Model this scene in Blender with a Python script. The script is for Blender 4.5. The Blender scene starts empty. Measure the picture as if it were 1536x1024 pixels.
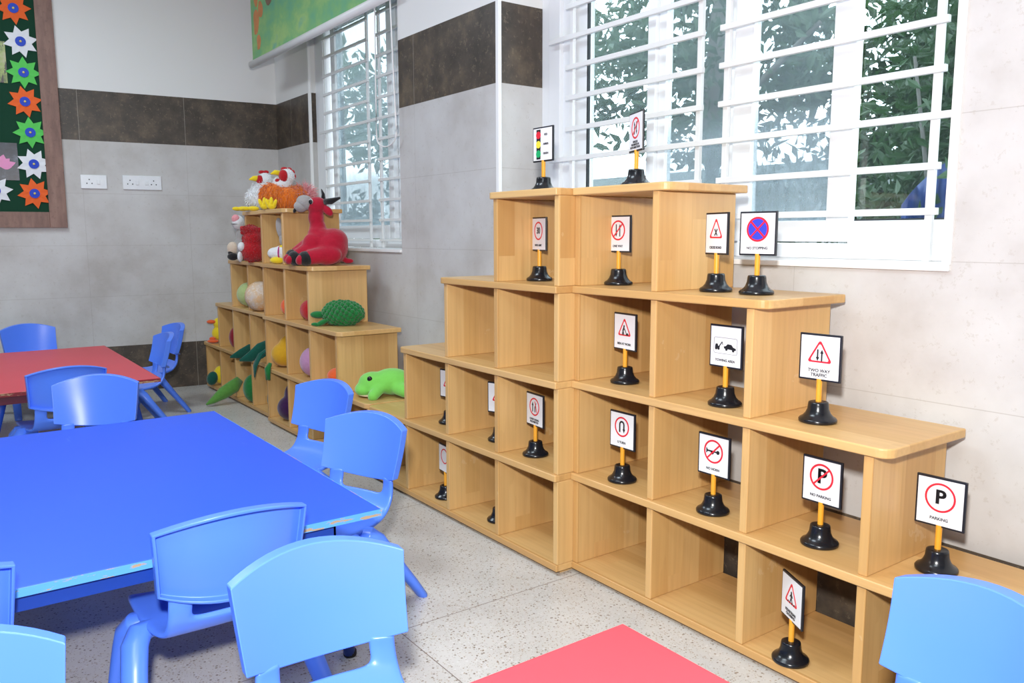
import bpy, bmesh, math, random
from mathutils import Vector, Matrix, Quaternion
random.seed(7)
S = bpy.context.scene
COL = S.collection
PI = math.pi

# ------------------------------------------------------------------ helpers
def mesh_obj(name, bm, mat=None, parent=None, smooth=False, bevel=0, seg=2, subsurf=0):
    bmesh.ops.recalc_face_normals(bm, faces=bm.faces[:])
    me = bpy.data.meshes.new(name); bm.to_mesh(me); bm.free()
    o = bpy.data.objects.new(name, me); COL.objects.link(o)
    if mat is not None: me.materials.append(mat)
    if smooth:
        for p in me.polygons: p.use_smooth = True
    if parent is not None: o.parent = parent
    if bevel:
        b = o.modifiers.new('Bevel', 'BEVEL'); b.width = bevel; b.segments = seg; b.limit_method = 'ANGLE'; b.angle_limit = math.radians(40)
    if subsurf:
        s = o.modifiers.new('Sub', 'SUBSURF'); s.levels = subsurf; s.render_levels = subsurf
    return o

def thing(name, label, cat, loc=(0, 0, 0), rz=0.0, group=None):
    o = bpy.data.objects.new(name, None); COL.objects.link(o)
    o.empty_display_size = 0.05
    o.location = loc; o.rotation_euler = (0, 0, rz)
    o['label'] = label; o['category'] = cat
    if group: o['group'] = group
    return o

def tag(o, label, cat, group=None):
    o['label'] = label; o['category'] = cat
    if group: o['group'] = group
    return o

def struct(o):
    o['kind'] = 'structure'; return o

def dup(root, loc, rz, label, group=None):
    r = root.copy(); COL.objects.link(r); r.location = loc; r.rotation_euler = (0, 0, rz); r['label'] = label
    if group: r['group'] = group
    for ch in list(root.children):
        c = ch.copy(); COL.objects.link(c); c.parent = r
        for g in ch.children:
            d = g.copy(); COL.objects.link(d); d.parent = c
    return r

def box(bm, x0, x1, y0, y1, z0, z1):
    v = [bm.verts.new(p) for p in ((x0,y0,z0),(x1,y0,z0),(x1,y1,z0),(x0,y1,z0),(x0,y0,z1),(x1,y0,z1),(x1,y1,z1),(x0,y1,z1))]
    for f in ((0,3,2,1),(4,5,6,7),(0,1,5,4),(1,2,6,5),(2,3,7,6),(3,0,4,7)): bm.faces.new([v[i] for i in f])

def boxobj(name, dims, mat, parent=None, bevel=0.0):
    bm = bmesh.new(); box(bm, *dims); return mesh_obj(name, bm, mat, parent, bevel=bevel)

def sweep(bm, pts, radii, n=12, up=(0, 0, 1), cap=True):
    """rounded tube along pts; radii = floats or (a,b)"""
    pts = [Vector(p) for p in pts]; rings = []; up = Vector(up)
    for i, p in enumerate(pts):
        t = (pts[min(i+1, len(pts)-1)] - pts[max(i-1, 0)]).normalized()
        a = t.cross(up)
        if a.length < 1e-3: a = t.cross(Vector((0, 1, 0)))
        a.normalize(); b = a.cross(t).normalized()
        r = radii[i] if i < len(radii) else radii[-1]
        ra, rb = (r, r) if not isinstance(r, tuple) else r
        rings.append([bm.verts.new(p + a*ra*math.cos(2*PI*k/n) + b*rb*math.sin(2*PI*k/n)) for k in range(n)])
    for r0, r1 in zip(rings, rings[1:]):
        for k in range(n): bm.faces.new((r0[k], r0[(k+1) % n], r1[(k+1) % n], r1[k]))
    if cap:
        bm.faces.new(rings[0][::-1]); bm.faces.new(rings[-1])

def lathe(bm, prof, n=32, c=(0, 0, 0)):
    rings = []
    for r, z in prof:
        rings.append([bm.verts.new((c[0]+r*math.cos(2*PI*k/n), c[1]+r*math.sin(2*PI*k/n), c[2]+z)) for k in range(n)])
    for r0, r1 in zip(rings, rings[1:]):
        for k in range(n): bm.faces.new((r0[k], r0[(k+1) % n], r1[(k+1) % n], r1[k]))
    bm.faces.new(rings[0][::-1]); bm.faces.new(rings[-1])

def ell(bm, c, r, rot=(0, 0, 0), seg=20):
    r = (r, r, r) if not isinstance(r, (tuple, list)) else r
    M = Matrix.Translation(c) @ Matrix.Rotation(rot[2], 4, 'Z') @ Matrix.Rotation(rot[1], 4, 'Y') @ Matrix.Rotation(rot[0], 4, 'X') @ Matrix.Diagonal((r[0], r[1], r[2], 1))
    bmesh.ops.create_uvsphere(bm, u_segments=seg, v_segments=max(8, seg*2//3), radius=1.0, matrix=M)

def blob(name, ells, mat, parent, voxel=0.008, tubes=(), smooth_it=4, fuzz=0.0):
    """several ellipsoids and tubes fused into one continuous skin"""
    bm = bmesh.new()
    for e in ells: ell(bm, *e)
    for t in tubes: sweep(bm, *t)
    o = mesh_obj(name, bm, mat, parent, smooth=True)
    m = o.modifiers.new('Fuse', 'REMESH'); m.mode = 'VOXEL'; m.voxel_size = voxel; m.use_smooth_shade = True
    if smooth_it:
        s = o.modifiers.new('Smooth', 'SMOOTH'); s.factor = 0.5; s.iterations = smooth_it
    if fuzz:
        tx = bpy.data.textures.get('fuzz_clouds') or bpy.data.textures.new('fuzz_clouds', 'CLOUDS')
        tx.noise_scale = 0.018
        d = o.modifiers.new('Fuzz', 'DISPLACE'); d.texture = tx; d.strength = fuzz; d.mid_level = 0.5
    return o

# ------------------------------------------------------------------ materials
class NT:
    def __init__(self, name):
        self.m = bpy.data.materials.new(name); self.m.use_nodes = True
        self.t = self.m.node_tree; self.b = self.t.nodes['Principled BSDF']; self.out = self.t.nodes['Material Output']
    def n(self, kind, **kw):
        x = self.t.nodes.new(kind)
        for k, v in kw.items(): setattr(x, k, v)
        return x
    def link(self, a, b): self.t.links.new(a, b)
    def put(self, sock, v):
        if isinstance(v, bpy.types.NodeSocket): self.link(v, sock)
        else: sock.default_value = v
    def math(self, op, a, b=None, c=None):
        x = self.n('ShaderNodeMath', operation=op)
        for i, v in enumerate((a, b, c)):
            if v is not None: self.put(x.inputs[i], v)
        return x.outputs[0]
    def mix(self, f, a, b, bt='MIX'):
        x = self.n('ShaderNodeMixRGB', blend_type=bt)
        self.put(x.inputs[0], f)
        self.put(x.inputs[1], a if isinstance(a, bpy.types.NodeSocket) else (*a, 1))
        self.put(x.inputs[2], b if isinstance(b, bpy.types.NodeSocket) else (*b, 1))
        return x.outputs[0]
    def coord(self): return self.n('ShaderNodeTexCoord').outputs['Object']
    def noise(self, scale, detail=4, rough=0.55, vec=None, mapscale=None):
        v = vec or self.coord()
        if mapscale:
            mp = self.n('ShaderNodeMapping'); self.link(v, mp.inputs[0]); mp.inputs['Scale'].default_value = mapscale; v = mp.outputs[0]
        x = self.n('ShaderNodeTexNoise'); self.link(v, x.inputs['Vector'])
        x.inputs['Scale'].default_value = scale; x.inputs['Detail'].default_value = detail; x.inputs['Roughness'].default_value = rough
        return x.outputs['Fac']
    def ramp(self, f, stops):
        x = self.n('ShaderNodeValToRGB'); self.link(f, x.inputs[0]); e = x.color_ramp.elements
        while len(e) < len(stops): e.new(0.5)
        for el, (p, c) in zip(e, stops): el.position = p; el.color = (*c, 1)
        return x.outputs[0]
    def bump(self, h, strength=0.2, dist=0.002):
        x = self.n('ShaderNodeBump'); x.inputs['Strength'].default_value = strength; x.inputs['Distance'].default_value = dist
        self.link(h, x.inputs['Height']); self.link(x.outputs[0], self.b.inputs['Normal'])
    def set(self, col=None, rough=None, spec=None, **kw):
        if col is not None: self.put(self.b.inputs['Base Color'], col if isinstance(col, bpy.types.NodeSocket) else (*col, 1))
        if rough is not None: self.put(self.b.inputs['Roughness'], rough)
        if spec is not None: self.put(self.b.inputs['Specular IOR Level'], spec)
        for k, v in kw.items(): self.put(self.b.inputs[k], v)
        return self.m

def simple(name, col, rough=0.5, spec=0.5, var=0.06, scale=30, bump=0.0, **kw):
    t = NT(name)
    f = t.noise(scale, 3)
    c = t.mix(f, tuple(max(0, x*(1-var)) for x in col), tuple(min(1, x*(1+var)) for x in col))
    if bump: t.bump(f, bump, 0.003)
    return t.set(c, rough, spec, **kw)

def plush(name, col, var=0.25, scale=90, bump=0.7):
    t = NT(name)
    f = t.noise(scale, 5, 0.7)
    c = t.mix(f, tuple(x*(1-var) for x in col), tuple(min(1, x*(1+var)) for x in col))
    t.bump(f, bump, 0.006)
    m = t.set(c, 0.9, 0.15)
    t.b.inputs['Sheen Weight'].default_value = 0.35
    t.b.inputs['Sheen Roughness'].default_value = 0.5
    return m

def wood(name, grain, tone=1.0):
    t = NT(name); co = t.coord()
    sep = t.n('ShaderNodeSeparateXYZ'); t.link(co, sep.inputs[0])
    along = sep.outputs['X'] if grain == 'x' else sep.outputs['Z']
    acr = sep.outputs['Y']
    sid = t.math('FLOOR', t.math('MULTIPLY', t.math('ADD', acr, 3.03), 13.5))
    w1 = t.n('ShaderNodeTexWhiteNoise', noise_dimensions='1D'); t.link(sid, w1.inputs['W'])
    pid = t.math('FLOOR', t.math('ADD', t.math('MULTIPLY', along, 0.55), t.math('MULTIPLY', w1.outputs['Value'], 7.0)))
    other = sep.outputs['Z'] if grain == 'x' else sep.outputs['X']
    cv = t.n('ShaderNodeCombineXYZ'); t.link(sid, cv.inputs[0]); t.link(pid, cv.inputs[1])
    t.link(t.math('FLOOR', t.math('MULTIPLY', t.math('ADD', other, 0.05), 2.9)), cv.inputs[2])
    w2 = t.n('ShaderNodeTexWhiteNoise', noise_dimensions='3D'); t.link(cv.outputs[0], w2.inputs['Vector'])
    base = t.ramp(w2.outputs['Value'], [(0, (0.60*tone, 0.34*tone, 0.12*tone)), (0.35, (0.66*tone, 0.40*tone, 0.15*tone)), (0.75, (0.74*tone, 0.48*tone, 0.20*tone)), (1, (0.68*tone, 0.40*tone, 0.155*tone))])
    av = t.n('ShaderNodeVectorMath', operation='ADD'); t.link(co, av.inputs[0]); t.link(w2.outputs['Color'], av.inputs[1])
    g = t.noise(1.0, 5, 0.6, av.outputs[0], (2.2, 70, 70) if grain == 'x' else (70, 70, 2.2))
    fig = t.noise(1.0, 2, 0.5, av.outputs[0], (1.2, 9, 9) if grain == 'x' else (9, 9, 1.2))
    c = t.mix(t.math('MULTIPLY', t.math('POWER', g, 1.6), 0.62), base, (0.38*tone, 0.19*tone, 0.06*tone))
    c = t.mix(t.math('MULTIPLY', t.math('GREATER_THAN', fig, 0.62), 0.12), c, (0.40, 0.20, 0.07))
    wear = t.noise(3.1, 5, 0.7)
    c = t.mix(t.math('MULTIPLY', t.math('GREATER_THAN', wear, 0.66), 0.16), c, (0.80, 0.66, 0.45))
    t.bump(g, 0.05, 0.001)
    return t.set(c, 0.34, 0.45)

def wall_material(name, axis, off, pitch=0.73):
    t = NT(name); co = t.coord()
    sep = t.n('ShaderNodeSeparateXYZ'); t.link(co, sep.inputs[0])
    z = sep.outputs['Z']; h = sep.outputs[axis]
    def line(v, o, pt, wd):
        f = t.math('FRACT', t.math('ADD', t.math('DIVIDE', t.math('SUBTRACT', v, o), pt), 20.5))
        return t.math('LESS_THAN', t.math('MULTIPLY', t.math('ABSOLUTE', t.math('SUBTRACT', f, 0.5)), pt), wd)
    lines = t.math('MAXIMUM', line(z, 0.36, 0.385, 0.0012), line(h, off, pitch, 0.0012))
    n1 = t.noise(2.3, 6, 0.6); n2 = t.noise(45, 4, 0.75); n3 = t.noise(7, 5, 0.65)
    beige = t.ramp(n1, [(0.3, (0.44, 0.415, 0.39)), (0.5, (0.545, 0.53, 0.515)), (0.7, (0.615, 0.61, 0.60))])
    beige = t.mix(t.math('MULTIPLY', t.math('GREATER_THAN', n2, 0.62), 0.25), beige, (0.36, 0.315, 0.26))
    beige = t.mix(t.math('MULTIPLY', lines, 0.45), beige, (0.30, 0.27, 0.24))
    dark = t.ramp(n3, [(0.3, (0.042, 0.033, 0.026)), (0.5, (0.072, 0.056, 0.043)), (0.72, (0.14, 0.105, 0.07))])
    dark = t.mix(t.math('MULTIPLY', t.math('GREATER_THAN', n2, 0.6), 0.4), dark, (0.21, 0.165, 0.11))
    vl = line(h, off, pitch, 0.0016)
    dark = t.mix(t.math('MULTIPLY', vl, 0.6), dark, (0.4, 0.36, 0.3))
    isdark = t.math('MAXIMUM', t.math('LESS_THAN', z, 0.36), t.math('MULTIPLY', t.math('GREATER_THAN', z, 1.9), t.math('LESS_THAN', z, 2.262)))
    c = t.mix(isdark, beige, dark)
    paint = t.math('GREATER_THAN', z, 2.262)
    c = t.mix(paint, c, (0.80, 0.80, 0.78))
    t.bump(n2, 0.05, 0.001)
    return t.set(c, t.math('ADD', t.math('MULTIPLY', paint, 0.35), 0.42), 0.4)

def floor_material():
    t = NT('terrazzo'); co = t.coord()
    sep = t.n('ShaderNodeSeparateXYZ'); t.link(co, sep.inputs[0])
    def line(v, o, pitch, wd):
        f = t.math('FRACT', t.math('ADD', t.math('DIVIDE', t.math('SUBTRACT', v, o), pitch), 20.5))
        return t.math('LESS_THAN', t.math('MULTIPLY', t.math('ABSOLUTE', t.math('SUBTRACT', f, 0.5)), pitch), wd)
    lines = t.math('MAXIMUM', line(sep.outputs['X'], 0.71, 1.0, 0.0016), line(sep.outputs['Y'], -0.645, 1.0, 0.0016))
    c = t.ramp(t.noise(3, 4), [(0.3, (0.54, 0.525, 0.49)), (0.7, (0.63, 0.615, 0.58))])
    for sc, thr, col, amt in ((70, 0.30, (0.72, 0.71, 0.69), 0.4), (75, 0.26, (0.17, 0.12, 0.08), 0.8), (120, 0.3, (0.34, 0.25, 0.16), 0.75), (190, 0.3, (0.30, 0.24, 0.18), 0.6)):
        v = t.n('ShaderNodeTexVoronoi'); t.link(co, v.inputs['Vector']); v.inputs['Scale'].default_value = sc
        pick = t.n('ShaderNodeSeparateColor'); t.link(v.outputs['Color'], pick.inputs[0])
        m = t.math('MULTIPLY', t.math('LESS_THAN', v.outputs['Distance'], thr), t.math('GREATER_THAN', pick.outputs[0], 0.62))
        c = t.mix(t.math('MULTIPLY', m, amt), c, col)
    c = t.mix(t.math('MULTIPLY', lines, 0.75), c, (0.12, 0.06, 0.04))
    return t.set(c, 0.32, 0.45)

M_WX = wood('shelf_wood_lengthwise', 'x'); M_WZ = wood('shelf_wood_upright', 'z')
M_PAINT = simple('white_paint', (0.80, 0.80, 0.78), 0.75, 0.3, 0.02, 4)
M_TRIM = simple('white_trim', (0.84, 0.84, 0.83), 0.4, 0.4, 0.02, 6)
M_UPVC = simple('white_upvc', (0.82, 0.84, 0.86), 0.3, 0.5, 0.02, 6)
M_GASKET = simple('black_gasket', (0.02, 0.025, 0.03), 0.6)
M_BAR = simple('white_enamel_bar', (0.78, 0.79, 0.79), 0.35, 0.5, 0.04, 12)
M_CHAIR = simple('blue_plastic', (0.095, 0.245, 0.97), 0.30, 0.5, 0.03, 8)
M_BTOP = None
M_BLACK = simple('glossy_black_plastic', (0.008, 0.009, 0.012), 0.22, 0.5)
M_FRAMEBLK = simple('black_sign_border', (0.012, 0.013, 0.018), 0.35, 0.5)
M_POST = simple('orange_yellow_post', (0.80, 0.36, 0.03), 0.35, 0.5, 0.08, 60)
M_FACE = simple('white_sign_face', (0.82, 0.82, 0.84), 0.35, 0.4, 0.015, 10)
M_RED = simple('sign_red', (0.72, 0.02, 0.04), 0.4)
M_INK = simple('sign_black_ink', (0.01, 0.01, 0.012), 0.5)
M_GREY = simple('sign_grey_lettering', (0.035, 0.035, 0.045), 0.5)
M_SBLUE = simple('sign_blue', (0.04, 0.06, 0.72), 0.4)
M_YEL = simple('sign_yellow', (0.85, 0.72, 0.05), 0.4)
M_GRN = simple('sign_green', (0.01, 0.40, 0.13), 0.4)

# ------------------------------------------------------------------ setting
wl = wall_material('tiled_wall_window_side', 'X', -1.13, 0.80)
wleft = wall_material('tiled_wall_left', 'Y', 0.012)
bm = bmesh.new()
box(bm, -3.15, 4.2, 0.477, 1.0, 0, 1.107)
box(bm, -4.2, -3.15, 0.72, 1.0, 0, 3.3)
box(bm, -1.30, -0.345, 0.477, 1.0, 1.107, 3.3)
box(bm, 1.745, 4.2, 0.477, 1.0, 1.107, 3.3)
box(bm, -3.15, -1.30, 0.477, 1.0, 2.8, 3.3)
box(bm, -0.345, 1.745, 0.477, 1.0, 2.75, 3.3)
struct(mesh_obj('wall_right', bm, wl))
# left wall, turned a few degrees from square
ang = math.atan2(0.1, 1.0)
def lw(y): return -3.922 + 0.1*y
bm = bmesh.new()
v = [(lw(0.74), 0.74), (lw(-4.2), -4.2), (lw(-4.2)-0.15, -4.2), (lw(0.74)-0.15, 0.74)]
lo = [bm.verts.new((x, y, 0)) for x, y in v]; hi = [bm.verts.new((x, y, 3.3)) for x, y in v]
bm.faces.new(lo[::-1]); bm.faces.new(hi)
for i in range(4): bm.faces.new((lo[i], lo[(i+1) % 4], hi[(i+1) % 4], hi[i]))
struct(mesh_obj('wall_left', bm, wleft))
M_GREYWALL = simple('grey_low_bounce_wall', (0.34, 0.35, 0.37), 0.8, 0.3, 0.03, 4)  # grey chosen for the unseen walls to cut bounced light and raise contrast
struct(boxobj('wall_back', (4.2, 4.35, -4.2, 1.0, 0, 3.3), M_GREYWALL))
struct(boxobj('wall_front', (-4.5, 4.35, -4.35, -4.2, 0, 3.3), M_GREYWALL))
struct(boxobj('ceiling', (-4.6, 4.35, -4.35, 1.0, 3.3, 3.4), M_PAINT))
struct(boxobj('floor', (-4.6, 4.35, -4.35, 1.0, -0.1, 0.0), floor_material()))
struct(boxobj('trim_1', (-0.352, -0.329, 0.468, 0.487, 1.122, 3.3), M_TRIM, bevel=0.002))
struct(boxobj('trim_2', (-3.158, -3.136, 0.711, 0.731, 1.122, 2.8), M_TRIM, bevel=0.002))
struct(boxobj('trim_3', (1.728, 1.752, 0.469, 0.49, 1.122, 2.75), M_TRIM, bevel=0.002))

# glass: clear, and clouded by a pale mix with a streaked lower part
def glass(name, haze, streak):
    t = NT(name)
    tr = t.n('ShaderNodeBsdfTransparent'); tr.inputs[0].default_value = (0.86, 0.92, 0.93, 1)
    gl = t.n('ShaderNodeBsdfGlossy'); gl.inputs['Roughness'].default_value = 0.03
    df = t.n('ShaderNodeBsdfTranslucent'); df.inputs[0].default_value = (0.34, 0.41, 0.45, 1)
    df2 = t.n('ShaderNodeBsdfDiffuse'); df2.inputs[0].default_value = (0.36, 0.43, 0.48, 1)
    ad = t.n('ShaderNodeMixShader'); ad.inputs[0].default_value = 0.45; t.link(df.outputs[0], ad.inputs[1]); t.link(df2.outputs[0], ad.inputs[2])
    co = t.coord(); sep = t.n('ShaderNodeSeparateXYZ'); t.link(co, sep.inputs[0])
    n = t.noise(1.0, 5, 0.7, co, (60, 60, 9)); n2 = t.noise(160, 2, 0.6)
    low = t.n('ShaderNodeMapRange'); t.link(sep.outputs['Z'], low.inputs[0]); low.inputs[1].default_value = 1.66; low.inputs[2].default_value = 1.56
    k = t.math('MULTIPLY', low.outputs[0], t.math('MULTIPLY', t.math('ADD', t.math('MULTIPLY', n, 0.8), t.math('MULTIPLY', n2, 0.5)), streak))
    k = t.math('ADD', k, t.math('MULTIPLY', t.math('ADD', t.math('MULTIPLY', n, 0.5), 0.75), haze))
    k = t.math('MINIMUM', k, 0.92)
    m1 = t.n('ShaderNodeMixShader'); t.link(k, m1.inputs[0]); t.link(tr.outputs[0], m1.inputs[1]); t.link(ad.outputs[0], m1.inputs[2])
    fr = t.n('ShaderNodeFresnel'); fr.inputs[0].default_value = 1.45
    m2 = t.n('ShaderNodeMixShader'); geo = t.n('ShaderNodeNewGeometry'); t.link(t.math('MULTIPLY', fr.outputs[0], t.math('SUBTRACT', 1.0, geo.outputs['Backfacing'])), m2.inputs[0]); t.link(m1.outputs[0], m2.inputs[1]); t.link(gl.outputs[0], m2.inputs[2])
    t.link(m2.outputs[0], t.out.inputs['Surface']); return t.m
G_CLEAR = glass('clear_glass', 0.02, 0.0); G_HAZE = glass('clouded_glass', 0.14, 0.0); G_STREAK = glass('streaked_glass', 0.16, 0.50); G_FROST = glass('hazy_window_glass', 0.50, 0.30)  # pale mix over the whole pane, denser streaks towards the bottom

def frame_rect(bm, x0, x1, z0, z1, w, y0, y1, wb=None):
    wb = wb or w
    box(bm, x0, x0+w, y0, y1, z0, z1); box(bm, x1-w, x1, y0, y1, z0, z1)
    box(bm, x0+w, x1-w, y0, y1, z0, z0+wb); box(bm, x0+w, x1-w, y0, y1, z1-w, z1)

def window_root(name, x, z):
    o = bpy.data.objects.new(name, None); COL.objects.link(o); struct(o); return o

# the wide window beside the tall shelves
w2 = window_root('window_2', 0.7, 1.12)
bm = bmesh.new()
frame_rect(bm, -0.345, 1.745, 1.122, 2.75, 0.06, 0.735, 0.86, 0.05)
mesh_obj('frame', bm, M_UPVC, w2, bevel=0.003)
boxobj('frame_rail', (-0.285, -0.20, 0.725, 0.80, 1.17, 2.69), M_UPVC, w2, 0.004)
for i, (xa, xb, za, yy, wl_, wr_, g) in enumerate(((-0.20, 0.39, 1.172, 0.745, 0.175, 0.045, G_HAZE), (0.39, 0.815, 1.172, 0.765, 0.04, 0.062, G_STREAK), (0.80, 1.285, 1.178, 0.735, 0.085, 0.082, G_STREAK))):
    s = bmesh.new()
    box(s, xa, xa+wl_, yy, yy+0.04, za, 2.69); box(s, xb-wr_, xb, yy, yy+0.04, za, 2.69)
    box(s, xa+wl_, xb-wr_, yy, yy+0.04, za, 1.25); box(s, xa+wl_, xb-wr_, yy, yy+0.04, 2.62, 2.69)
    so = mesh_obj('sash', s, M_UPVC, w2, bevel=0.003)
    boxobj('pane', (xa+wl_-0.002, xb-wr_+0.002, yy+0.018, yy+0.022, 1.248, 2.622), g, so)
    if i: continue
    gk = bmesh.new(); box(gk, xa+wl_-0.006, xa+wl_+0.003, yy-0.001, yy+0.012, 1.25, 2.62)
    mesh_obj('gasket', gk, M_GASKET, so)
boxobj('lower_panel', (1.285, 1.69, 0.735, 0.80, 1.172, 1.246), M_UPVC, w2, 0.003)
boxobj('pane', (1.285, 1.69, 0.785, 0.789, 1.246, 2.69), G_CLEAR, w2)
boxobj('gasket', (1.285, 1.69, 0.772, 0.785, 1.246, 1.252), M_GASKET, w2)
boxobj('window_sill', (-0.345, 1.75, 0.465, 0.735, 1.104, 1.122), M_TRIM, w2, 0.003)
ZB = (2.740, 2.608, 2.476, 2.344, 2.212, 2.080, 1.950, 1.816, 1.679, 1.547, 1.402, 1.270)
for x in (-0.09, 0.66, 0.79, 1.565): boxobj('grille_upright', (x-0.011, x+0.011, 0.702, 0.720, 1.122, 2.75), M_BAR, w2, 0.002)
for z in ZB:
    if z in (1.547, 2.080, 2.608):
        boxobj('grille_bar', (-0.235, 1.70, 0.686, 0.702, z-0.0105, z+0.0105), M_BAR, w2, 0.002)
    else:
        boxobj('grille_bar', (-0.115, 0.69, 0.686, 0.702, z-0.0105, z+0.0105), M_BAR, w2, 0.002)
        boxobj('grille_bar', (0.768, 1.597, 0.686, 0.702, z-0.0105, z+0.0105), M_BAR, w2, 0.002)

# the window near the corner
w1 = window_root('window_1', -2.4, 1.12)
bm = bmesh.new()
frame_rect(bm, -3.15, -1.30, 1.122, 2.8, 0.055, 0.77, 0.90, 0.05)
box(bm, -3.095, -2.99, 0.765, 0.86, 1.17, 2.745)
mesh_obj('frame', bm, M_UPVC, w1, bevel=0.003)
for xa, xb, yy in ((-2.93, -1.99, 0.80), (-2.02, -1.36, 0.84)):
    s = bmesh.new(); frame_rect(s, xa, xb, 1.18, 2.745, 0.07, yy, yy+0.035, 0.09)
    so = mesh_obj('sash', s, M_UPVC, w1, bevel=0.003)
    boxobj('pane', (xa+0.068, xb-0.068, yy+0.016, yy+0.02, 1.268, 2.677), G_FROST, so)
bm = bmesh.new(); box(bm, -2.99, -2.94, 0.87, 0.885, 1.17, 2.745)
mesh_obj('pane', bm, G_FROST, w1)
boxobj('window_sill', (-3.15, -1.30, 0.465, 0.77, 1.104, 1.122), M_TRIM, w1, 0.003)
for x in (-2.90, -2.215, -2.045): boxobj('grille_upright', (x-0.009, x+0.009, 0.733, 0.749, 1.122, 2.8), M_BAR, w1, 0.002)
for k in range(13):
    z = 2.725 - 0.1295*k
    full = k in (6,)
    boxobj('grille_bar', (-2.99 if full else -2.905, -1.31 if full else -2.175, 0.719, 0.733, z-0.009, z+0.009), M_BAR, w1, 0.002)
    if not full: boxobj('grille_bar', (-2.055, -1.31, 0.719, 0.733, z-0.009, z+0.009), M_BAR, w1, 0.002)
SKY, FLASH, LAMP, EXPO = 6.0, 86.0, 43.0, 0.0
# ------------------------------------------------------------------ stepped shelf units
W, H, T, Z0 = 0.3613, 0.33, 0.025, 0.04
def lev(l): return Z0 + l*H
def stair_unit(label, x0, yf, descending, ov_front, ov_end, low_ov):
    """four columns of square open cubbies; heights 4-3-2-1 (descending) or 1-2-3-4"""
    r = thing('stepped_shelf', label, 'shelf', (x0, yf, 0))
    D = 0.36
    hts = (4, 3, 2, 1) if descending else (1, 2, 3, 4)
    tot = 4*W + T
    boxobj('plinth', (0.02, tot-0.02, 0.03, D-0.02, 0, Z0-T), M_WX, r)
    for l in range(0, 5):
        cols = [k for k in range(4) if hts[k] >= max(l, 1)]
        a, b = min(cols)*W, max(cols)*W + W + T
        if l in (1, 2, 3, 4):
            o = low_ov if l == 1 else ov_end
            if descending: b += o
            else: a -= o
        bm = bmesh.new()
        # board with rounded free front corner
        yb, y0 = D + (0.002 if l else 0), (-0.012 if l else -0.004)
        rr = 0.035 if l else 0.004
        def corner(cx, cy, a0, a1): return [(cx+rr*math.cos(a0+(a1-a0)*i/6), cy+rr*math.sin(a0+(a1-a0)*i/6)) for i in range(7)]
        if descending: out = [(a, y0)] + corner(b-rr, y0+rr, -PI/2, 0) + [(b, yb), (a, yb)]
        else: out = corner(a+rr, y0+rr, PI, 1.5*PI) + [(b, y0), (b, yb), (a, yb)]
        lo_ = [bm.verts.new((x, y, lev(l)-T)) for x, y in out]; hi_ = [bm.verts.new((x, y, lev(l))) for x, y in out]
        bm.faces.new(lo_[::-1]); bm.faces.new(hi_)
        n = len(out)
        for i in range(n): bm.faces.new((lo_[i], lo_[(i+1) % n], hi_[(i+1) % n], hi_[i]))
        mesh_obj('base_board' if l == 0 else ('top_board' if l == 4 else 'shelf_board'), bm, M_WX, r, bevel=0.004, seg=3)
    for l in range(1, 5):
        for d in range(5):
            near = [hts[k] for k in (d-1, d) if 0 <= k < 4]
            if max(near) >= l:
                end = (d == (0 if descending else 4))
                step = (max(near) >= l) and (min(near) < l or len(near) == 1)
                boxobj('side_panel' if (end or step) else 'divider', (d*W, d*W+T, 0.0, D, lev(l-1), lev(l)-T), M_WZ, r, 0.003)
    return r
stair_unit('wooden stepped shelf in the far corner rising to the right', -3.784, 0.046, False, 0, 0.03, 0.03)
stair_unit('wooden stepped shelf descending from the far corner towards the green frog', -2.275, 0.006, True, 0, 0.045, 0.0)
stair_unit('wooden stepped shelf under the pier between windows rising to the right', -0.785, 0.0, False, 0, 0.03, 0.0)
stair_unit('wooden stepped shelf under the wide window descending to the right', 0.686, 0.070, True, 0, 0.045, 0.045)

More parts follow.
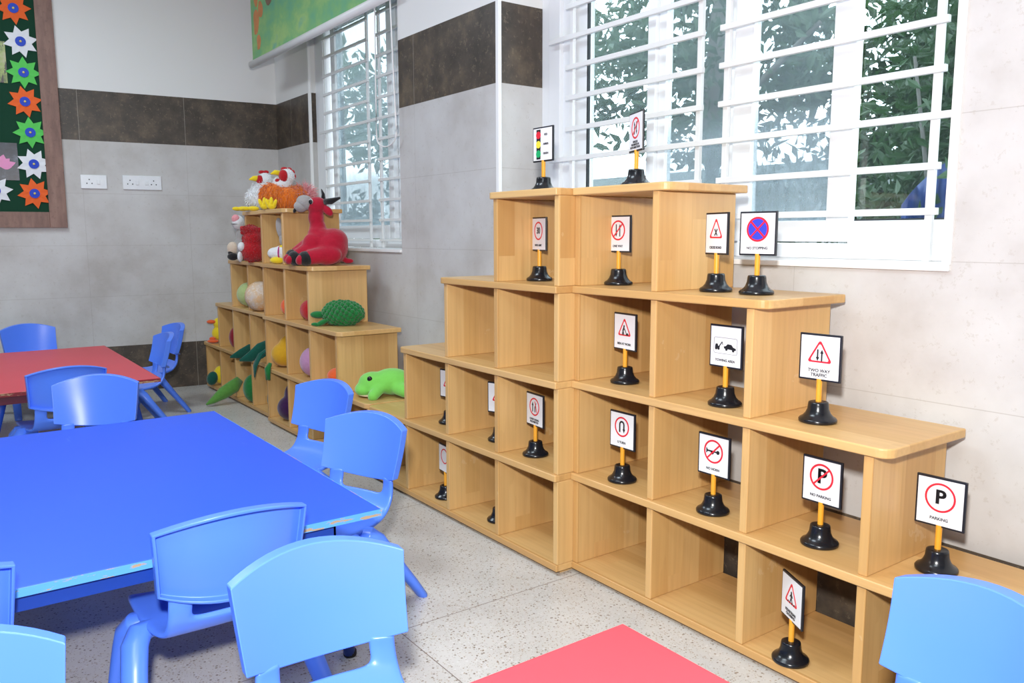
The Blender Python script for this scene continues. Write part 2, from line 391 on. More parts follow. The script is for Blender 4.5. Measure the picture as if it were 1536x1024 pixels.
# ------------------------------------------------------------------ chairs
def make_chair(label, loc, rz):
    r = thing('child_chair', label, 'chair', loc, rz)
    # seat shell with two uprights and the hand slot between them
    prof = [(.182,.234,.150),(.190,.258,.158),(.176,.274,.166),(.120,.281,.172),(.040,.277,.172),(-.040,.273,.166),(-.095,.276,.156),(-.133,.288,.150),(-.153,.306,.147),(-.164,.326,.146),(-.169,.336,.145),(-.174,.364,.143),(-.174,.384,.142),(-.173,.394,.141)]
    tt = (-1, -.86, -.64, -.32, 0, .32, .64, .86, 1)
    bm = bmesh.new(); g = []
    for Y, Z, hw in prof:
        k = min(1, max(0, (Z-.275)/.10)) if Y < 0 else 0
        row = []
        for t in tt:
            dz = -.010*(1-t*t) if k == 0 else 0
            row.append(bm.verts.new((t*hw, Y - .030*(1-t*t)*k, Z + dz)))
        g.append(row)
    for i in range(len(prof)-1):
        for j in range(len(tt)-1):
            if i >= 10 and 2 <= j <= 5: continue
            bm.faces.new((g[i][j], g[i][j+1], g[i+1][j+1], g[i+1][j]))
    o = mesh_obj('seat', bm, M_CHAIR, r, smooth=True)
    m = o.modifiers.new('Thick', 'SOLIDIFY'); m.thickness = 0.017; m.offset = -1 if False else 0
    s = o.modifiers.new('Sub', 'SUBSURF'); s.levels = 2; s.render_levels = 2
    # backrest: bowed panel with a rim turned back all round
    NU, NV = 17, 7
    def P(u, v, off=0.0, ins=0.0):
        u = u*(1-ins/.175); 
        zl, zt = .400 - .026*(1-u*u), .560 + .034*(1-u*u)
        vv = (ins/.18) + v*(1-2*ins/.18)
        z = zl + (zt-zl)*vv
        x = u*(.163 + .012*vv)
        y = -.150 - .040*vv - .052*(1-u*u) - off - .004*math.sin(PI*vv)
        return (x, y, z)
    bm = bmesh.new()
    us = [-1+2*i/(NU-1) for i in range(NU)]; vs = [i/(NV-1) for i in range(NV)]
    def grid(off, ins): return [[bm.verts.new(P(u, v, off, ins)) for u in us] for v in vs]
    F = grid(0, 0); Bk = grid(.007, .007)
    def edge_loop(G): return [G[0][i] for i in range(NU)] + [G[j][-1] for j in range(1, NV)] + [G[-1][i] for i in range(NU-2, -1, -1)] + [G[j][0] for j in range(NV-2, 0, -1)]
    for G in (F, Bk):
        for j in range(NV-1):
            for i in range(NU-1): bm.faces.new((G[j][i], G[j][i+1], G[j+1][i+1], G[j+1][i]))
    def ringv(off, ins):
        pts = [(u, 0) for u in us] + [(1, v) for v in vs[1:]] + [(u, 1) for u in us[-2::-1]] + [(-1, v) for v in vs[-2:0:-1]]
        return [bm.verts.new(P(u, v, off, ins)) for u, v in pts]
    loops = [edge_loop(F), ringv(.030, -.001), ringv(.030, .006), edge_loop(Bk)]
    for A, B in zip(loops, loops[1:]):
        n = len(A)
        for i in range(n): bm.faces.new((A[i], A[(i+1) % n], B[(i+1) % n], B[i]))
    o = mesh_obj('backrest', bm, M_CHAIR, r, smooth=True, bevel=0.007, seg=4)
    o.modifiers.new('WN', 'WEIGHTED_NORMAL')
    # four splayed legs growing out of a rounded shoulder under the seat
    for s in (-1, 1):
        bm = bmesh.new()
        sweep(bm, [(s*.105,-.005,.250),(s*.150,-.010,.260),(s*.176,-.020,.259),(s*.193,-.042,.238),(s*.203,-.075,.190),(s*.214,-.120,.125),(s*.226,-.165,.062),(s*.237,-.207,.0)], [(.020,.016),(.028,.022),(.032,.026),(.032,.025),(.030,.022),(.028,.019),(.026,.017),(.024,.015)], 16)
        mesh_obj('leg', bm, M_CHAIR, r, smooth=True, bevel=.003)
        bm = bmesh.new()
        sweep(bm, [(s*.105,.035,.250),(s*.150,.040,.260),(s*.176,.050,.257),(s*.189,.068,.234),(s*.196,.090,.185),(s*.203,.115,.120),(s*.209,.140,.058),(s*.214,.163,.0)], [(.020,.016),(.028,.022),(.031,.025),(.030,.023),(.027,.020),(.025,.018),(.023,.016),(.021,.015)], 16)
        mesh_obj('leg', bm, M_CHAIR, r, smooth=True, bevel=.003)
    return r
def chair_at(M, f):
    fx, fy = f; n = math.hypot(fx, fy); fx /= n; fy /= n
    return (M[0]+fx*.19, M[1]+fy*.19, 0), math.atan2(-fx, fy)
CH = [
 ((.3185,-.5645), (.377,-.926), 'blue child chair at the blue table corner facing the table, its slot showing the floor'),
 ((-.372,-.421), (.268,-.963), 'blue child chair between the blue table and the frog, half behind another chair'),
 ((.9715,-1.212), (-1,0), 'blue child chair seen from behind, pushed to the blue table edge'),
 ((1.377,-1.157), (1,-.057), 'large blue child chair facing the near red table, back towards the blue table'),
 ((2.228,-.345), (-.247,-.969), 'blue child chair in the near right corner in front of the lowest shelf'),
 ((1.395,-1.780), (1,-.1), 'blue child chair cut off at the bottom left corner of the picture'),
 ((.975,-1.815), (-1,0), 'blue child chair seen from behind at the left edge beside the blue table'),
 ((-1.082,-1.166), (.918,-.396), 'blue child chair facing the viewer on the far side of the blue table'),
 ((-1.540,-1.218), (-.996,-.09), 'blue child chair seen from behind at the far red table'),
 ((-2.608,-.554), (0,-1), 'blue child chair at the red table right side, the nearer of two in profile'),
 ((-3.163,-.355), (.1,-.995), 'blue child chair in profile nearest the dark skirting tiles, behind another chair'),
 ((-3.70,-1.165), (.97,.22), 'blue child chair beyond the far red table facing the viewer, by the left wall'),
]
c0 = None
for M_, f_, lab in CH:
    loc, rz = chair_at(M_, f_)
    if c0 is None: c0 = make_chair(lab, loc, rz); c0['group'] = 'blue plastic child chairs'
    else: dup(c0, loc, rz, lab)

# ------------------------------------------------------------------ tables
def table_top_mat(name, col, scuff):
    t = NT(name)
    n = t.noise(2.0, 4, 0.6); s = t.noise(1.0, 6, 0.75, None, (1.5, 14, 1))
    c = t.mix(n, tuple(x*.94 for x in col), tuple(min(1, x*1.06) for x in col))
    c = t.mix(t.math('MULTIPLY', t.math('GREATER_THAN', s, 0.71), 0.22), c, scuff)
    return t.set(c, 0.42, 0.4)
def edge_mat(name, col, chip):
    t = NT(name)
    n = t.noise(1.0, 5, 0.7, None, (9, 9, 60))
    c = t.mix(t.math('GREATER_THAN', n, 0.55), col, chip)
    return t.set(c, 0.5, 0.4)
M_BT = table_top_mat('blue_laminate', (0.022, 0.105, 0.80), (0.16, 0.30, 0.88))
M_RT = table_top_mat('red_laminate', (0.66, 0.062, 0.085), (0.70, 0.2, 0.2))
M_BE = edge_mat('pale_blue_chipped_edge', (0.10, 0.36, 0.80), (0.42, 0.30, 0.18))
M_RE = edge_mat('dark_red_chipped_edge', (0.20, 0.015, 0.02), (0.40, 0.26, 0.14))
M_STEEL = simple('dark_blue_enamel_steel', (0.010, 0.05, 0.33), 0.35)
M_MAROON = simple('dark_maroon_steel', (0.10, 0.006, 0.02), 0.4)
M_FOOT = simple('black_rubber', (0.012, 0.012, 0.013), 0.7)
def table(label, x0, x1, y0, y1, top, edge, frame):
    cx, cy = (x0+x1)/2, (y0+y1)/2
    r = thing('activity_table', label, 'table', (cx, cy, 0), 0)
    hx, hy, zt = (x1-x0)/2, (y1-y0)/2, 0.47
    boxobj('tabletop', (-hx+.002, hx-.002, -hy+.002, hy-.002, zt-.017, zt), top, r, 0.003)
    bm = bmesh.new()
    box(bm, -hx, hx, -hy, -hy+.012, zt-.020, zt-.0015); box(bm, -hx, hx, hy-.012, hy, zt-.020, zt-.0015)
    box(bm, -hx, -hx+.012, -hy+.012, hy-.012, zt-.020, zt-.0015); box(bm, hx-.012, hx, -hy+.012, hy-.012, zt-.020, zt-.0015)
    mesh_obj('edge_band', bm, edge, r)
    bm = bmesh.new(); i, jy = .022, .125; z1, z0 = zt-.0205, zt-.056
    for a in (-1, 1):
        ya, yb = sorted((a*(hy-jy), a*(hy-jy-.006))); box(bm, -hx+i, hx-i, ya, yb, z0, z1)
        xa, xb = sorted((a*(hx-i), a*(hx-i-.006))); box(bm, xa, xb, -hy+jy, hy-jy, z0, z1)
        ya, yb = sorted((a*(hy-jy), a*(hy-jy-.03))); box(bm, -hx+i, hx-i, ya, yb, z0-.004, z0)
        xa, xb = sorted((a*(hx-i), a*(hx-i-.03))); box(bm, xa, xb, -hy+jy+.03, hy-jy-.03, z0-.004, z0)
    mesh_obj('apron_frame', bm, frame, r)
    for a in (-1, 1):
        for b in (-1, 1):
            bm = bmesh.new()
            sweep(bm, [(a*(hx-.048), b*(hy-.148), zt-.021), (a*(hx-.138), b*(hy-.045), .012)], [.022, .017], 16)
            L = mesh_obj('leg', bm, M_STEEL, r, smooth=True)
            bm = bmesh.new(); lathe(bm, [(.017, 0), (.019, .004), (.019, .016), (.016, .02)], 16, (a*(hx-.140), b*(hy-.043), 0))
            mesh_obj('rubber_foot', bm, M_FOOT, L, smooth=False)
    return r
table('low blue table with chipped pale blue edge and dark blue legs', -.645, .895, -2.32, -.785, M_BT, M_BE, M_STEEL)
table('low red table by the left wall with faded top and dark frame', -3.19, -1.625, -1.62, -.775, M_RT, M_RE, M_MAROON)
table('bright red low table cut off at the bottom edge of the picture', 1.758, 3.30, -1.60, -.716, M_RT, M_RT, M_MAROON)

# ------------------------------------------------------------------ toy traffic signs
def text_bm(bm, s, size, cx, cz, y=-.0058, sx=1.0):
    cu = bpy.data.curves.new('lettering', 'FONT'); cu.body = s; cu.size = size; cu.align_x = 'CENTER'; cu.align_y = 'CENTER'; cu.extrude = 0.0003; cu.offset = size*0.022; cu.resolution_u = 3
    o = bpy.data.objects.new('lettering', cu); COL.objects.link(o)
    dg = bpy.context.evaluated_depsgraph_get(); dg.update()
    me = o.evaluated_get(dg).to_mesh()
    vs = [bm.verts.new((v_.co.x*sx+cx, y-v_.co.z, v_.co.y+cz)) for v_ in me.vertices]
    for p in me.polygons:
        try: bm.faces.new([vs[i] for i in p.vertices])
        except ValueError: pass
    o.evaluated_get(dg).to_mesh_clear()
    bpy.data.objects.remove(o); bpy.data.curves.remove(cu)
def prism(bm, pts, y0=-.0056, y1=-.0048):
    a = [bm.verts.new((x, y0, z)) for x, z in pts]; b = [bm.verts.new((x, y1, z)) for x, z in pts]
    bm.faces.new(a); bm.faces.new(b[::-1]); n = len(pts)
    for i in range(n): bm.faces.new((a[i], b[i], b[(i+1) % n], a[(i+1) % n]))
def seg(bm, p, q, w, y=-.0056, taper=1.0):
    p, q = Vector(p), Vector(q); d = (q-p).normalized(); n = Vector((-d.y, d.x))*w/2
    prism(bm, [tuple(p-n), tuple(q-n*taper), tuple(q+n*taper), tuple(p+n)], y, y+.0008)
def circ(cx, cz, r, n=36, a0=0, a1=2*PI): return [(cx+r*math.cos(a0+(a1-a0)*i/n), cz+r*math.sin(a0+(a1-a0)*i/n)) for i in range(n)]
def ringp(bm, outer, inner, y0=-.0054, y1=-.0048):
    n = len(outer)
    O = [bm.verts.new((x, y0, z)) for x, z in outer]; I = [bm.verts.new((x, y0, z)) for x, z in inner]
    O2 = [bm.verts.new((x, y1, z)) for x, z in outer]; I2 = [bm.verts.new((x, y1, z)) for x, z in inner]
    for i in range(n):
        j = (i+1) % n
        for q in ((O[i], O[j], I[j], I[i]), (O2[i], I2[i], I2[j], O2[j]), (O[i], O2[i], O2[j], O[j]), (I[i], I[j], I2[j], I2[i])): bm.faces.new(q)
def tri(cx, cz, r, rr):
    out = []
    for k in range(3):
        a = PI/2 + k*2*PI/3
        px, pz = cx+(r-rr*1.0)*math.cos(a), cz+(r-rr*1.0)*math.sin(a)
        out += [(px+rr*.5*math.cos(a-PI/3+i*(2*PI/3)/5), pz+rr*.5*math.sin(a-PI/3+i*(2*PI/3)/5)) for i in range(6)]
    return out
def arrow(bm, x, z0, z1, w=.004, hd=.011):
    s = 1 if z1 > z0 else -1
    seg(bm, (x, z0), (x, z1-s*hd*.9), w)
    prism(bm, [(x-hd*.45, z1-s*hd), (x+hd*.45, z1-s*hd), (x, z1)][::s])
def make_sign(kind, label, loc, rz):
    r = thing('toy_traffic_sign', label, 'toy sign', loc, rz, 'toy traffic signs on the shelves')
    bm = bmesh.new(); lathe(bm, [(.046,0),(.0495,.002),(.050,.008),(.047,.012),(.040,.016),(.033,.024),(.028,.036),(.0265,.050),(.0255,.0545),(.022,.056),(.013,.0562)], 40)
    mesh_obj('base', bm, M_BLACK, r, smooth=True).modifiers.new('WN', 'WEIGHTED_NORMAL')
    bm = bmesh.new(); lathe(bm, [(.0075,.055),(.0075,.118)], 18); mesh_obj('post', bm, M_POST, r, smooth=False)
    if kind == 'base_only_board': pass
    cz, hw, hh = .176, .060, .0635
    b = boxobj('board', (-hw, hw, -.0035, .0035, cz-hh, cz+hh), M_FRAMEBLK, r, .0015)
    fc = boxobj('face', (-hw+.0055, hw-.0055, -.0048, -.0034, cz-hh+.0055, cz+hh-.0055), M_FACE, b)
    R, K, G = bmesh.new(), bmesh.new(), bmesh.new(); extra = []
    c1 = cz + .012
    def red_ring(rad=.0345, wd=.0055, z=c1): ringp(R, circ(0, z, rad), circ(0, z, rad-wd))
    def slash(rad=.031, z=c1): seg(R, (-rad*.70, z-rad*.70), (rad*.70, z+rad*.70), .0048, -.0062)
    def red_tri(z=c1-.005, rad=.042): ringp(R, tri(0, z, rad, .010), tri(0, z, rad-.0095, .008))
    def words(*ls, size=.0105, z=cz-.042):
        for i, s in enumerate(ls): text_bm(G, s, size, 0, z-(i-(len(ls)-1)/2)*size*.95)
    if kind == 'light':
        prism(K, [(-.036,cz-.054),(-.012,cz-.054),(-.012,cz+.054),(-.036,cz+.054)], -.0054, -.0046)
        for z, m, s in ((.034, M_RED, 'RED'), (0, M_YEL, 'AMBER'), (-.034, M_GRN, 'GREEN')):
            d = bmesh.new(); prism(d, circ(-.024, cz+z, .0135), -.0062, -.0052); extra.append(('light_disc', d, m)); text_bm(G, s, .010, .020, cz+z)
    elif kind == 'speed': red_ring(); text_bm(K, '30', .033, 0, c1, sx=.82); words('SPEED LIMIT')
    elif kind == 'both': red_ring(); slash(); arrow(K, -.009, c1-.020, c1+.020); arrow(K, .009, c1+.020, c1-.020); words('VEHICLES', 'PROHIBITED IN', 'BOTH DIRECTIONS', size=.0095, z=cz-.041)
    elif kind == 'oneway': red_ring(); slash(); arrow(K, -.009, c1+.021, c1-.021); arrow(K, .009, c1-.021, c1+.021); words('ONE WAY')
    elif kind == 'cross': red_tri(); seg(K, (-.007, c1-.018), (.007, c1+.002), .0038); seg(K, (.007, c1-.018), (-.007, c1+.002), .0038, -.0058); words('CROSS ROAD')
    elif kind == 'nostop':
        d = bmesh.new(); prism(d, circ(0, c1, .034), -.0052, -.0046); extra.append(('blue_disc', d, M_SBLUE)); red_ring(.036, .006); slash(.033)
        seg(R, (-.023, c1+.023), (.023, c1-.023), .0055, -.0064); words('NO STOPPING')
    elif kind == 'men':
        red_tri(); prism(K, circ(-.002, c1+.007, .0036, 14)); seg(K, (-.002, c1+.004), (-.008, c1-.010), .0062); seg(K, (-.007, c1-.009), (-.011, c1-.0235), .004); seg(K, (-.007, c1-.009), (-.003, c1-.0235), .004)
        seg(K, (-.003, c1+.001), (.006, c1-.010), .003); seg(K, (.001, c1-.002), (.012, c1-.020), .0022); prism(K, [(.006,c1-.0235),(.024,c1-.0235),(.018,c1-.015),(.012,c1-.017)]); words('MEN AT WORK')
    elif kind == 'tow':
        o_, i_ = [], []
        for sx, sz, a in ((1,1,0),(-1,1,PI/2),(-1,-1,PI),(1,-1,1.5*PI)):
            for k in range(5):
                aa = a+k*PI/8; o_.append((sx*.037+.006*math.cos(aa), cz+.002+sz*.018+.006*math.sin(aa))); i_.append((sx*.037+.0052*math.cos(aa), cz+.002+sz*.018+.0052*math.sin(aa)))
        ringp(G, o_, i_)
        z = cz - .004
        prism(K, [(-.038,z-.002),(-.022,z-.002),(-.020,z+.003),(-.027,z+.004),(-.029,z+.010),(-.036,z+.010),(-.038,z+.003)]); seg(K, (-.024, z+.002), (-.012, z+.017), .003); seg(K, (-.012, z+.017), (-.010, z+.008), .0015)
        prism(K, [(-.006,z+.004),(.002,z+.006),(.008,z+.012),(.022,z+.011),(.028,z+.004),(.038,z+.001),(.038,z-.005),(-.004,z-.002)])
        for x, zz in ((-.034,-.004),(-.025,-.004),(.004,-.004),(.029,-.006)): prism(K, circ(x, z+zz, .004, 14), -.0060, -.0048)
        words('TOWING AREA')
    elif kind == 'two': red_tri(); arrow(K, -.006, c1+.010, c1-.022); arrow(K, .006, c1-.022, c1+.010); words('TWO WAY', 'TRAFFIC', size=.0125)
    elif kind == 'uturn':
        red_ring(); seg(K, (-.010, c1-.019), (-.010, c1+.008), .006); ringp(K, circ(0, c1+.008, .013, 12, 0, PI)+[], circ(0, c1+.008, .007, 12, 0, PI)) if False else None
        for k in range(6):
            a0, a1 = PI-k*PI/6, PI-(k+1)*PI/6
            prism(K, [(.013*math.cos(a0), c1+.008+.013*math.sin(a0)), (.007*math.cos(a0), c1+.008+.007*math.sin(a0)), (.007*math.cos(a1), c1+.008+.007*math.sin(a1)), (.013*math.cos(a1), c1+.008+.013*math.sin(a1))])
        arrow(K, .010, c1+.009, c1-.020, .006, .013); words('U TURN')
    elif kind == 'horn':
        red_ring(.036); slash(.033); prism(K, [(-.027,c1+.009),(-.024,c1+.007),(-.022,c1+.003),(.012,c1+.002),(.012,c1-.002),(-.022,c1-.002),(-.024,c1-.006),(-.027,c1-.008)])
        prism(K, circ(-.004, c1-.003, .006, 16)); prism(K, circ(.017, c1, .006, 16)); words('NO HORN')
    elif kind == 'nopark': red_ring(.036); text_bm(K, 'P', .056, .001, c1, -.0054); text_bm(K, 'P', .056, .0022, c1, -.0054); slash(.033); words('NO PARKING')
    elif kind == 'park': red_ring(.037, .005); text_bm(K, 'P', .050, 0, c1, -.0054); text_bm(K, 'P', .050, .0014, c1, -.0054); words('PARKING')
    elif kind in ('ped', 'tri'):
        red_tri()
        if kind == 'ped':
            prism(K, circ(0, c1+.007, .0034, 14)); seg(K, (0, c1+.004), (0, c1-.009), .006); seg(K, (0, c1-.008), (-.006, c1-.020), .0036); seg(K, (0, c1-.008), (.006, c1-.020), .0036); seg(K, (-.001, c1+.002), (-.008, c1-.006), .0025); seg(K, (.001, c1+.002), (.008, c1-.006), .0025)
            for k in range(4): seg(K, (-.020+k*.0115, c1-.0245), (-.014+k*.0115, c1-.0205), .004)
            words('PEDESTRIAN', 'CROSSING')
    elif kind == 'over':
        red_ring(); arrow(K, -.012, c1-.020, c1+.018, .005, .013); seg(K, (.005, c1-.020), (.004, c1), .005); seg(K, (.004, c1-.001), (.013, c1+.016), .005, taper=.4); seg(R, (.018, c1-.020), (.004, c1+.022), .0035, -.0062); words('OVERTAKING', 'PROHIBITED')
    elif kind == 'ring': red_ring()
    for nm, b_, m in (('red_symbol', R, M_RED), ('black_symbol', K, M_INK), ('lettering', G, M_GREY)):
        if len(b_.verts): mesh_obj(nm, b_, m, b)
        else: b_.free()
    for nm, b_, m in extra: mesh_obj(nm, b_, m, b)
    return r
SIGNS = [
 ('light','toy sign with red, yellow and green traffic light discs on top of the shelf',0.398,0.160,4,0.0),
 ('speed','toy speed limit 30 sign in the cubby below the traffic light sign',0.375,0.160,3,-.2),
 ('both','toy sign with slashed double arrows standing on the highest shelf top by the window',0.864,0.180,4,-.4),
 ('oneway','toy one way sign, slashed red ring over two arrows in a top cubby',0.745,0.220,3,0.0),
 ('cross','toy cross road sign, black X in a red triangle beside the no stopping sign',1.175,0.220,3,-.3),
 ('nostop','toy no stopping sign with blue disc and red cross',1.325,0.220,3,.1),
 ('men','toy men at work sign with digging figure in a red triangle',0.826,0.180,2,-.1),
 ('tow','toy towing area sign with truck and car, no red symbol',1.272,0.160,2,0.0),
 ('two','toy two way traffic sign on the middle step against the wall',1.563,0.190,2,.08),
 ('uturn','toy U turn sign with bent black arrow in a red ring',0.862,0.140,1,0.0),
 ('horn','toy no horn sign with crossed out horn',1.256,0.140,1,0.0),
 ('nopark','toy no parking sign, letter P struck through in red',1.599,0.170,1,-.02),
 ('park','toy parking sign with unslashed letter P on the lowest step',1.874,0.250,1,.05),
 ('ped','toy pedestrian crossing sign turned aside on the bottom shelf',1.566,0.110,0,-.5),
 ('over','toy overtaking prohibited sign in a red ring with two arrows, left of the tall panel',0.429,0.100,1,-.1),
 ('tri','toy triangle sign half hidden by a divider, below the second highest cubby',.165,.12,1,.3),
 ('tri','toy triangle sign mostly hidden by a divider above another hidden sign',-.225,.12,1,.15),
 ('ring','toy ring sign mostly hidden by a divider on the bottom shelf left',-.200,.08,0,-.1),
 ('plain','toy sign with only its black base showing past a divider on the bottom shelf',.185,.10,0,-.61),
]
for k_, lab, x, y, l, rz in SIGNS: make_sign(k_, lab, (x, y, lev(l)), rz)
# ------------------------------------------------------------------ things on the left wall
def on_left(y, z, off=0.0): return (lw(y)+off, y, z)
RL = PI/2 - math.atan(0.1)   # local X runs along the wall towards +y, local -Y faces the room
M_FELT = plush('dark_green_felt', (0.008, 0.050, 0.026), 0.2, 200, 0.2)
def brown_wood():
    t = NT('brown_board_frame_wood')
    g = t.noise(1.0, 5, 0.65, None, (14, 14, 3)); g2 = t.noise(1.0, 4, 0.6, None, (40, 40, 40))
    c = t.ramp(g, [(0.3, (0.14, 0.072, 0.056)), (0.5, (0.22, 0.118, 0.090)), (0.7, (0.30, 0.17, 0.13))])
    c = t.mix(t.math('MULTIPLY', t.math('GREATER_THAN', g2, 0.62), 0.3), c, (0.12, 0.06, 0.045))
    return t.set(c, 0.45, 0.4)
M_BROWN = brown_wood()
# board: right outer edge y=-0.835, bottom z=1.262
bb = thing('bulletin_board', 'green felt bulletin board with broad brown wooden frame on the left wall', 'notice board', on_left(-1.5, 0), RL)
xr = (-0.835+1.5)*math.sqrt(1.01); fw = 0.112
boxobj('felt_panel', (-0.9, xr-fw, -.016, -.002, 1.262+fw, 3.05), M_FELT, bb)
boxobj('frame', (xr-fw, xr, -.030, -.002, 1.262, 3.05), M_BROWN, bb, .002)
boxobj('frame', (-0.9, xr-fw, -.030, -.002, 1.262, 1.262+fw), M_BROWN, bb, .002)
def board_pt(u_y, z): return on_left(u_y, z, 0.0)
M_PW = simple('white_craft_paper', (0.80, 0.81, 0.84), 0.8); M_PG = simple('green_craft_paper', (0.10, 0.58, 0.10), 0.8); M_PO = simple('orange_craft_paper', (0.85, 0.13, 0.02), 0.8)
M_SEQ = simple('blue_sequin', (0.01, 0.055, 0.52), 0.5, 0.3, 0.5, 200); M_BEAD = simple('gold_bead', (0.8, 0.65, 0.2), 0.3)
def flower(label, y, z, mat, rot):
    r = thing('paper_flower', label, 'paper flower', on_left(y, z, .017), RL, 'paper flowers on the bulletin board')
    bm = bmesh.new(); pts = []
    for k in range(16):
        a = rot + k*PI/8; rad = .110 if k % 2 == 0 else .068
        pts.append((rad*math.cos(a), rad*math.sin(a)))
    c = bm.verts.new((0, -.012, 0)); ring_ = [bm.verts.new((x, -.004 - (.006 if i % 2 else 0), zz)) for i, (x, zz) in enumerate(pts)]; bk = [bm.verts.new((x, -.0015, zz)) for x, zz in pts]
    for i in range(16):
        j = (i+1) % 16; bm.faces.new((c, ring_[i], ring_[j])); bm.faces.new((ring_[i], bk[i], bk[j], ring_[j]))
    bm.faces.new(bk[::-1])
    mesh_obj('petals', bm, mat, r)
    bm = bmesh.new(); prism(bm, circ(0, 0, .033, 24), -.016, -.010); s = mesh_obj('center_disc', bm, M_SEQ, r)
    bm = bmesh.new(); ell(bm, (0, -.017, 0), .008); mesh_obj('bead', bm, M_BEAD, s, smooth=True)
FL = [(-1.073, 2.775, M_PO, .1, 'orange paper flower at the very top of the green board'),
      (-1.045, 2.555, M_PW, .25, 'white paper flower second from the top, below an orange one'),
      (-1.041, 2.345, M_PG, .0, 'green paper flower between the upper white and the middle orange flower'),
      (-1.046, 2.145, M_PO, .2, 'orange paper flower between the two green ones on the board'),
      (-1.028, 1.933, M_PG, .05, 'green paper flower above the lower white flower'),
      (-1.021, 1.713, M_PW, .3, 'white paper flower beside the lotus photograph'),
      (-1.030, 1.505, M_PO, .15, 'orange paper flower in the lower right corner of the board'),
      (-1.268, 1.520, M_PW, .1, 'white paper flower at the board bottom cut off by the picture edge')]
for y, z, m, ro, lab in FL: flower(lab, y, z, m, ro)
def picture_mat(name, kind):
    t = NT(name); n = t.noise(9, 5, 0.7); n2 = t.noise(1.0, 3, 0.6, None, (30, 30, 9))
    if kind == 'tiger':
        c = t.ramp(n, [(0.3, (0.06, 0.08, 0.02)), (0.5, (0.32, 0.38, 0.10)), (0.75, (0.5, 0.42, 0.3))])
        c = t.mix(t.math('GREATER_THAN', n2, 0.57), c, (0.06, 0.04, 0.03))
    else: c = t.ramp(n, [(0.3, (0.010, 0.011, 0.018)), (0.55, (0.03, 0.036, 0.055)), (0.85, (0.16, 0.19, 0.26))])
    return t.set(c, 0.3)
p = thing('photo_print', 'photo of striped animal in grass at the upper left edge of the board', 'photo', on_left(-1.31, 2.42, .017), RL)
boxobj('print', (-.2, .17, -.004, -.001, -.155, .125), picture_mat('grass_photograph', 'tiger'), p)
p = thing('photo_print', 'photo of a pink lotus on dark water on the green board', 'photo', on_left(-1.30, 1.72, .017), RL)
boxobj('print', (-.2, .185, -.004, -.001, -.125, .135), picture_mat('lotus_photograph', 'lotus'), p)
bm = bmesh.new()
for a, L_, w_ in ((.35, .10, .022), (.8, .085, .024), (1.3, .09, .026), (1.85, .10, .026), (2.5, .09, .022), (.05, .07, .018)):
    q = [(.075+L_*t*math.cos(a)-w_*math.sin(PI*t)*math.sin(a), -.035+L_*t*math.sin(a)+w_*math.sin(PI*t)*math.cos(a)) for t in [i/8 for i in range(9)]]
    q += [(.075+L_*t*math.cos(a)+w_*math.sin(PI*t)*math.sin(a), -.035+L_*t*math.sin(a)-w_*math.sin(PI*t)*math.cos(a)) for t in [i/8 for i in range(7, 0, -1)]]
    prism(bm, q, -.0055-.0002*a, -.0038)
mesh_obj('lotus_bloom', bm, simple('pink_print', (0.75, 0.25, 0.48), 0.4), p)

M_PLATE = simple('white_switch_plastic', (0.82, 0.84, 0.86), 0.25)
M_HOLE = simple('socket_hole', (0.03, 0.03, 0.035), 0.6)
def socket(label, y0, y1, z0, z1, sides):
    yc, zc = (y0+y1)/2, (z0+z1)/2; w, h = (y1-y0), (z1-z0)
    r = thing('wall_socket', label, 'socket', on_left(yc, zc, 0.001), RL)
    boxobj('face_plate', (-w/2, w/2, -.011, 0, -h/2, h/2), M_PLATE, r, .003)
    for kind, x in sides:
        bm = bmesh.new()
        if kind == 's':
            for dx, dz in ((0, .016), (-.017, -.012), (.017, -.012)): prism(bm, circ(x+dx, dz, .0045, 12), -.0116, -.010)
            mesh_obj('outlet', bm, M_HOLE, r)
        else:
            boxobj('rocker_switch', (x-.011, x+.011, -.016, -.010, -.017, .017), M_PLATE, r, .002)
socket('white single socket with one switch beside the bulletin board', -.731, -.557, 1.55, 1.65, (('s', -.03), ('w', .03)))
socket('long white double socket with two switches on the left wall', -.451, -.180, 1.55, 1.655, (('s', -.085), ('w', -.035), ('w', .03), ('s', .08)))

# ------------------------------------------------------------------ printed roller blind
def blind_mat():
    t = NT('printed_meadow_fabric'); co = t.coord(); sep = t.n('ShaderNodeSeparateXYZ'); t.link(co, sep.inputs[0])
    n = t.noise(1.0, 4, 0.6, None, (3.2, 3, 4.5)); n2 = t.noise(22, 3, 0.6)
    c = t.ramp(n, [(0.32, (0.16, 0.46, 0.30)), (0.48, (0.24, 0.52, 0.22)), (0.62, (0.40, 0.62, 0.22)), (0.75, (0.20, 0.48, 0.34))])
    c = t.mix(t.math('MULTIPLY', n2, 0.25), c, (0.12, 0.36, 0.16))
    return t.set(c, 0.6, 0.3)
bl = thing('roller_blind', 'printed green meadow roller blind hanging over the corner window', 'blind', (-3.525, .42, 2.47))
LB = 2.30
boxobj('printed_fabric', (.045, LB-.03, -.002, .002, .03, .62), blind_mat(), bl)
bm = bmesh.new(); sweep(bm, [(0, 0, .018), (.003, 0, .018), (LB-.003, 0, .018), (LB, 0, .018)], [.012, (.024, .026), (.024, .026), .012], 18); mesh_obj('bottom_rail', bm, M_BAR, bl, smooth=True)
bm = bmesh.new(); sweep(bm, [(0, .02, .64), (LB, .02, .64)], [.03, .03], 18); mesh_obj('roller', bm, M_BAR, bl)
bm = bmesh.new()
def organic(cx, cz, rx, rz, seed, n=22):
    rnd = random.Random(seed); ph = rnd.random()*6
    return [(cx+rx*(1+.16*math.sin(3*a+ph)+.08*math.sin(5*a))*math.cos(a), cz+rz*(1+.12*math.sin(2*a+ph))*math.sin(a)) for a in [2*PI*i/n for i in range(n)]]
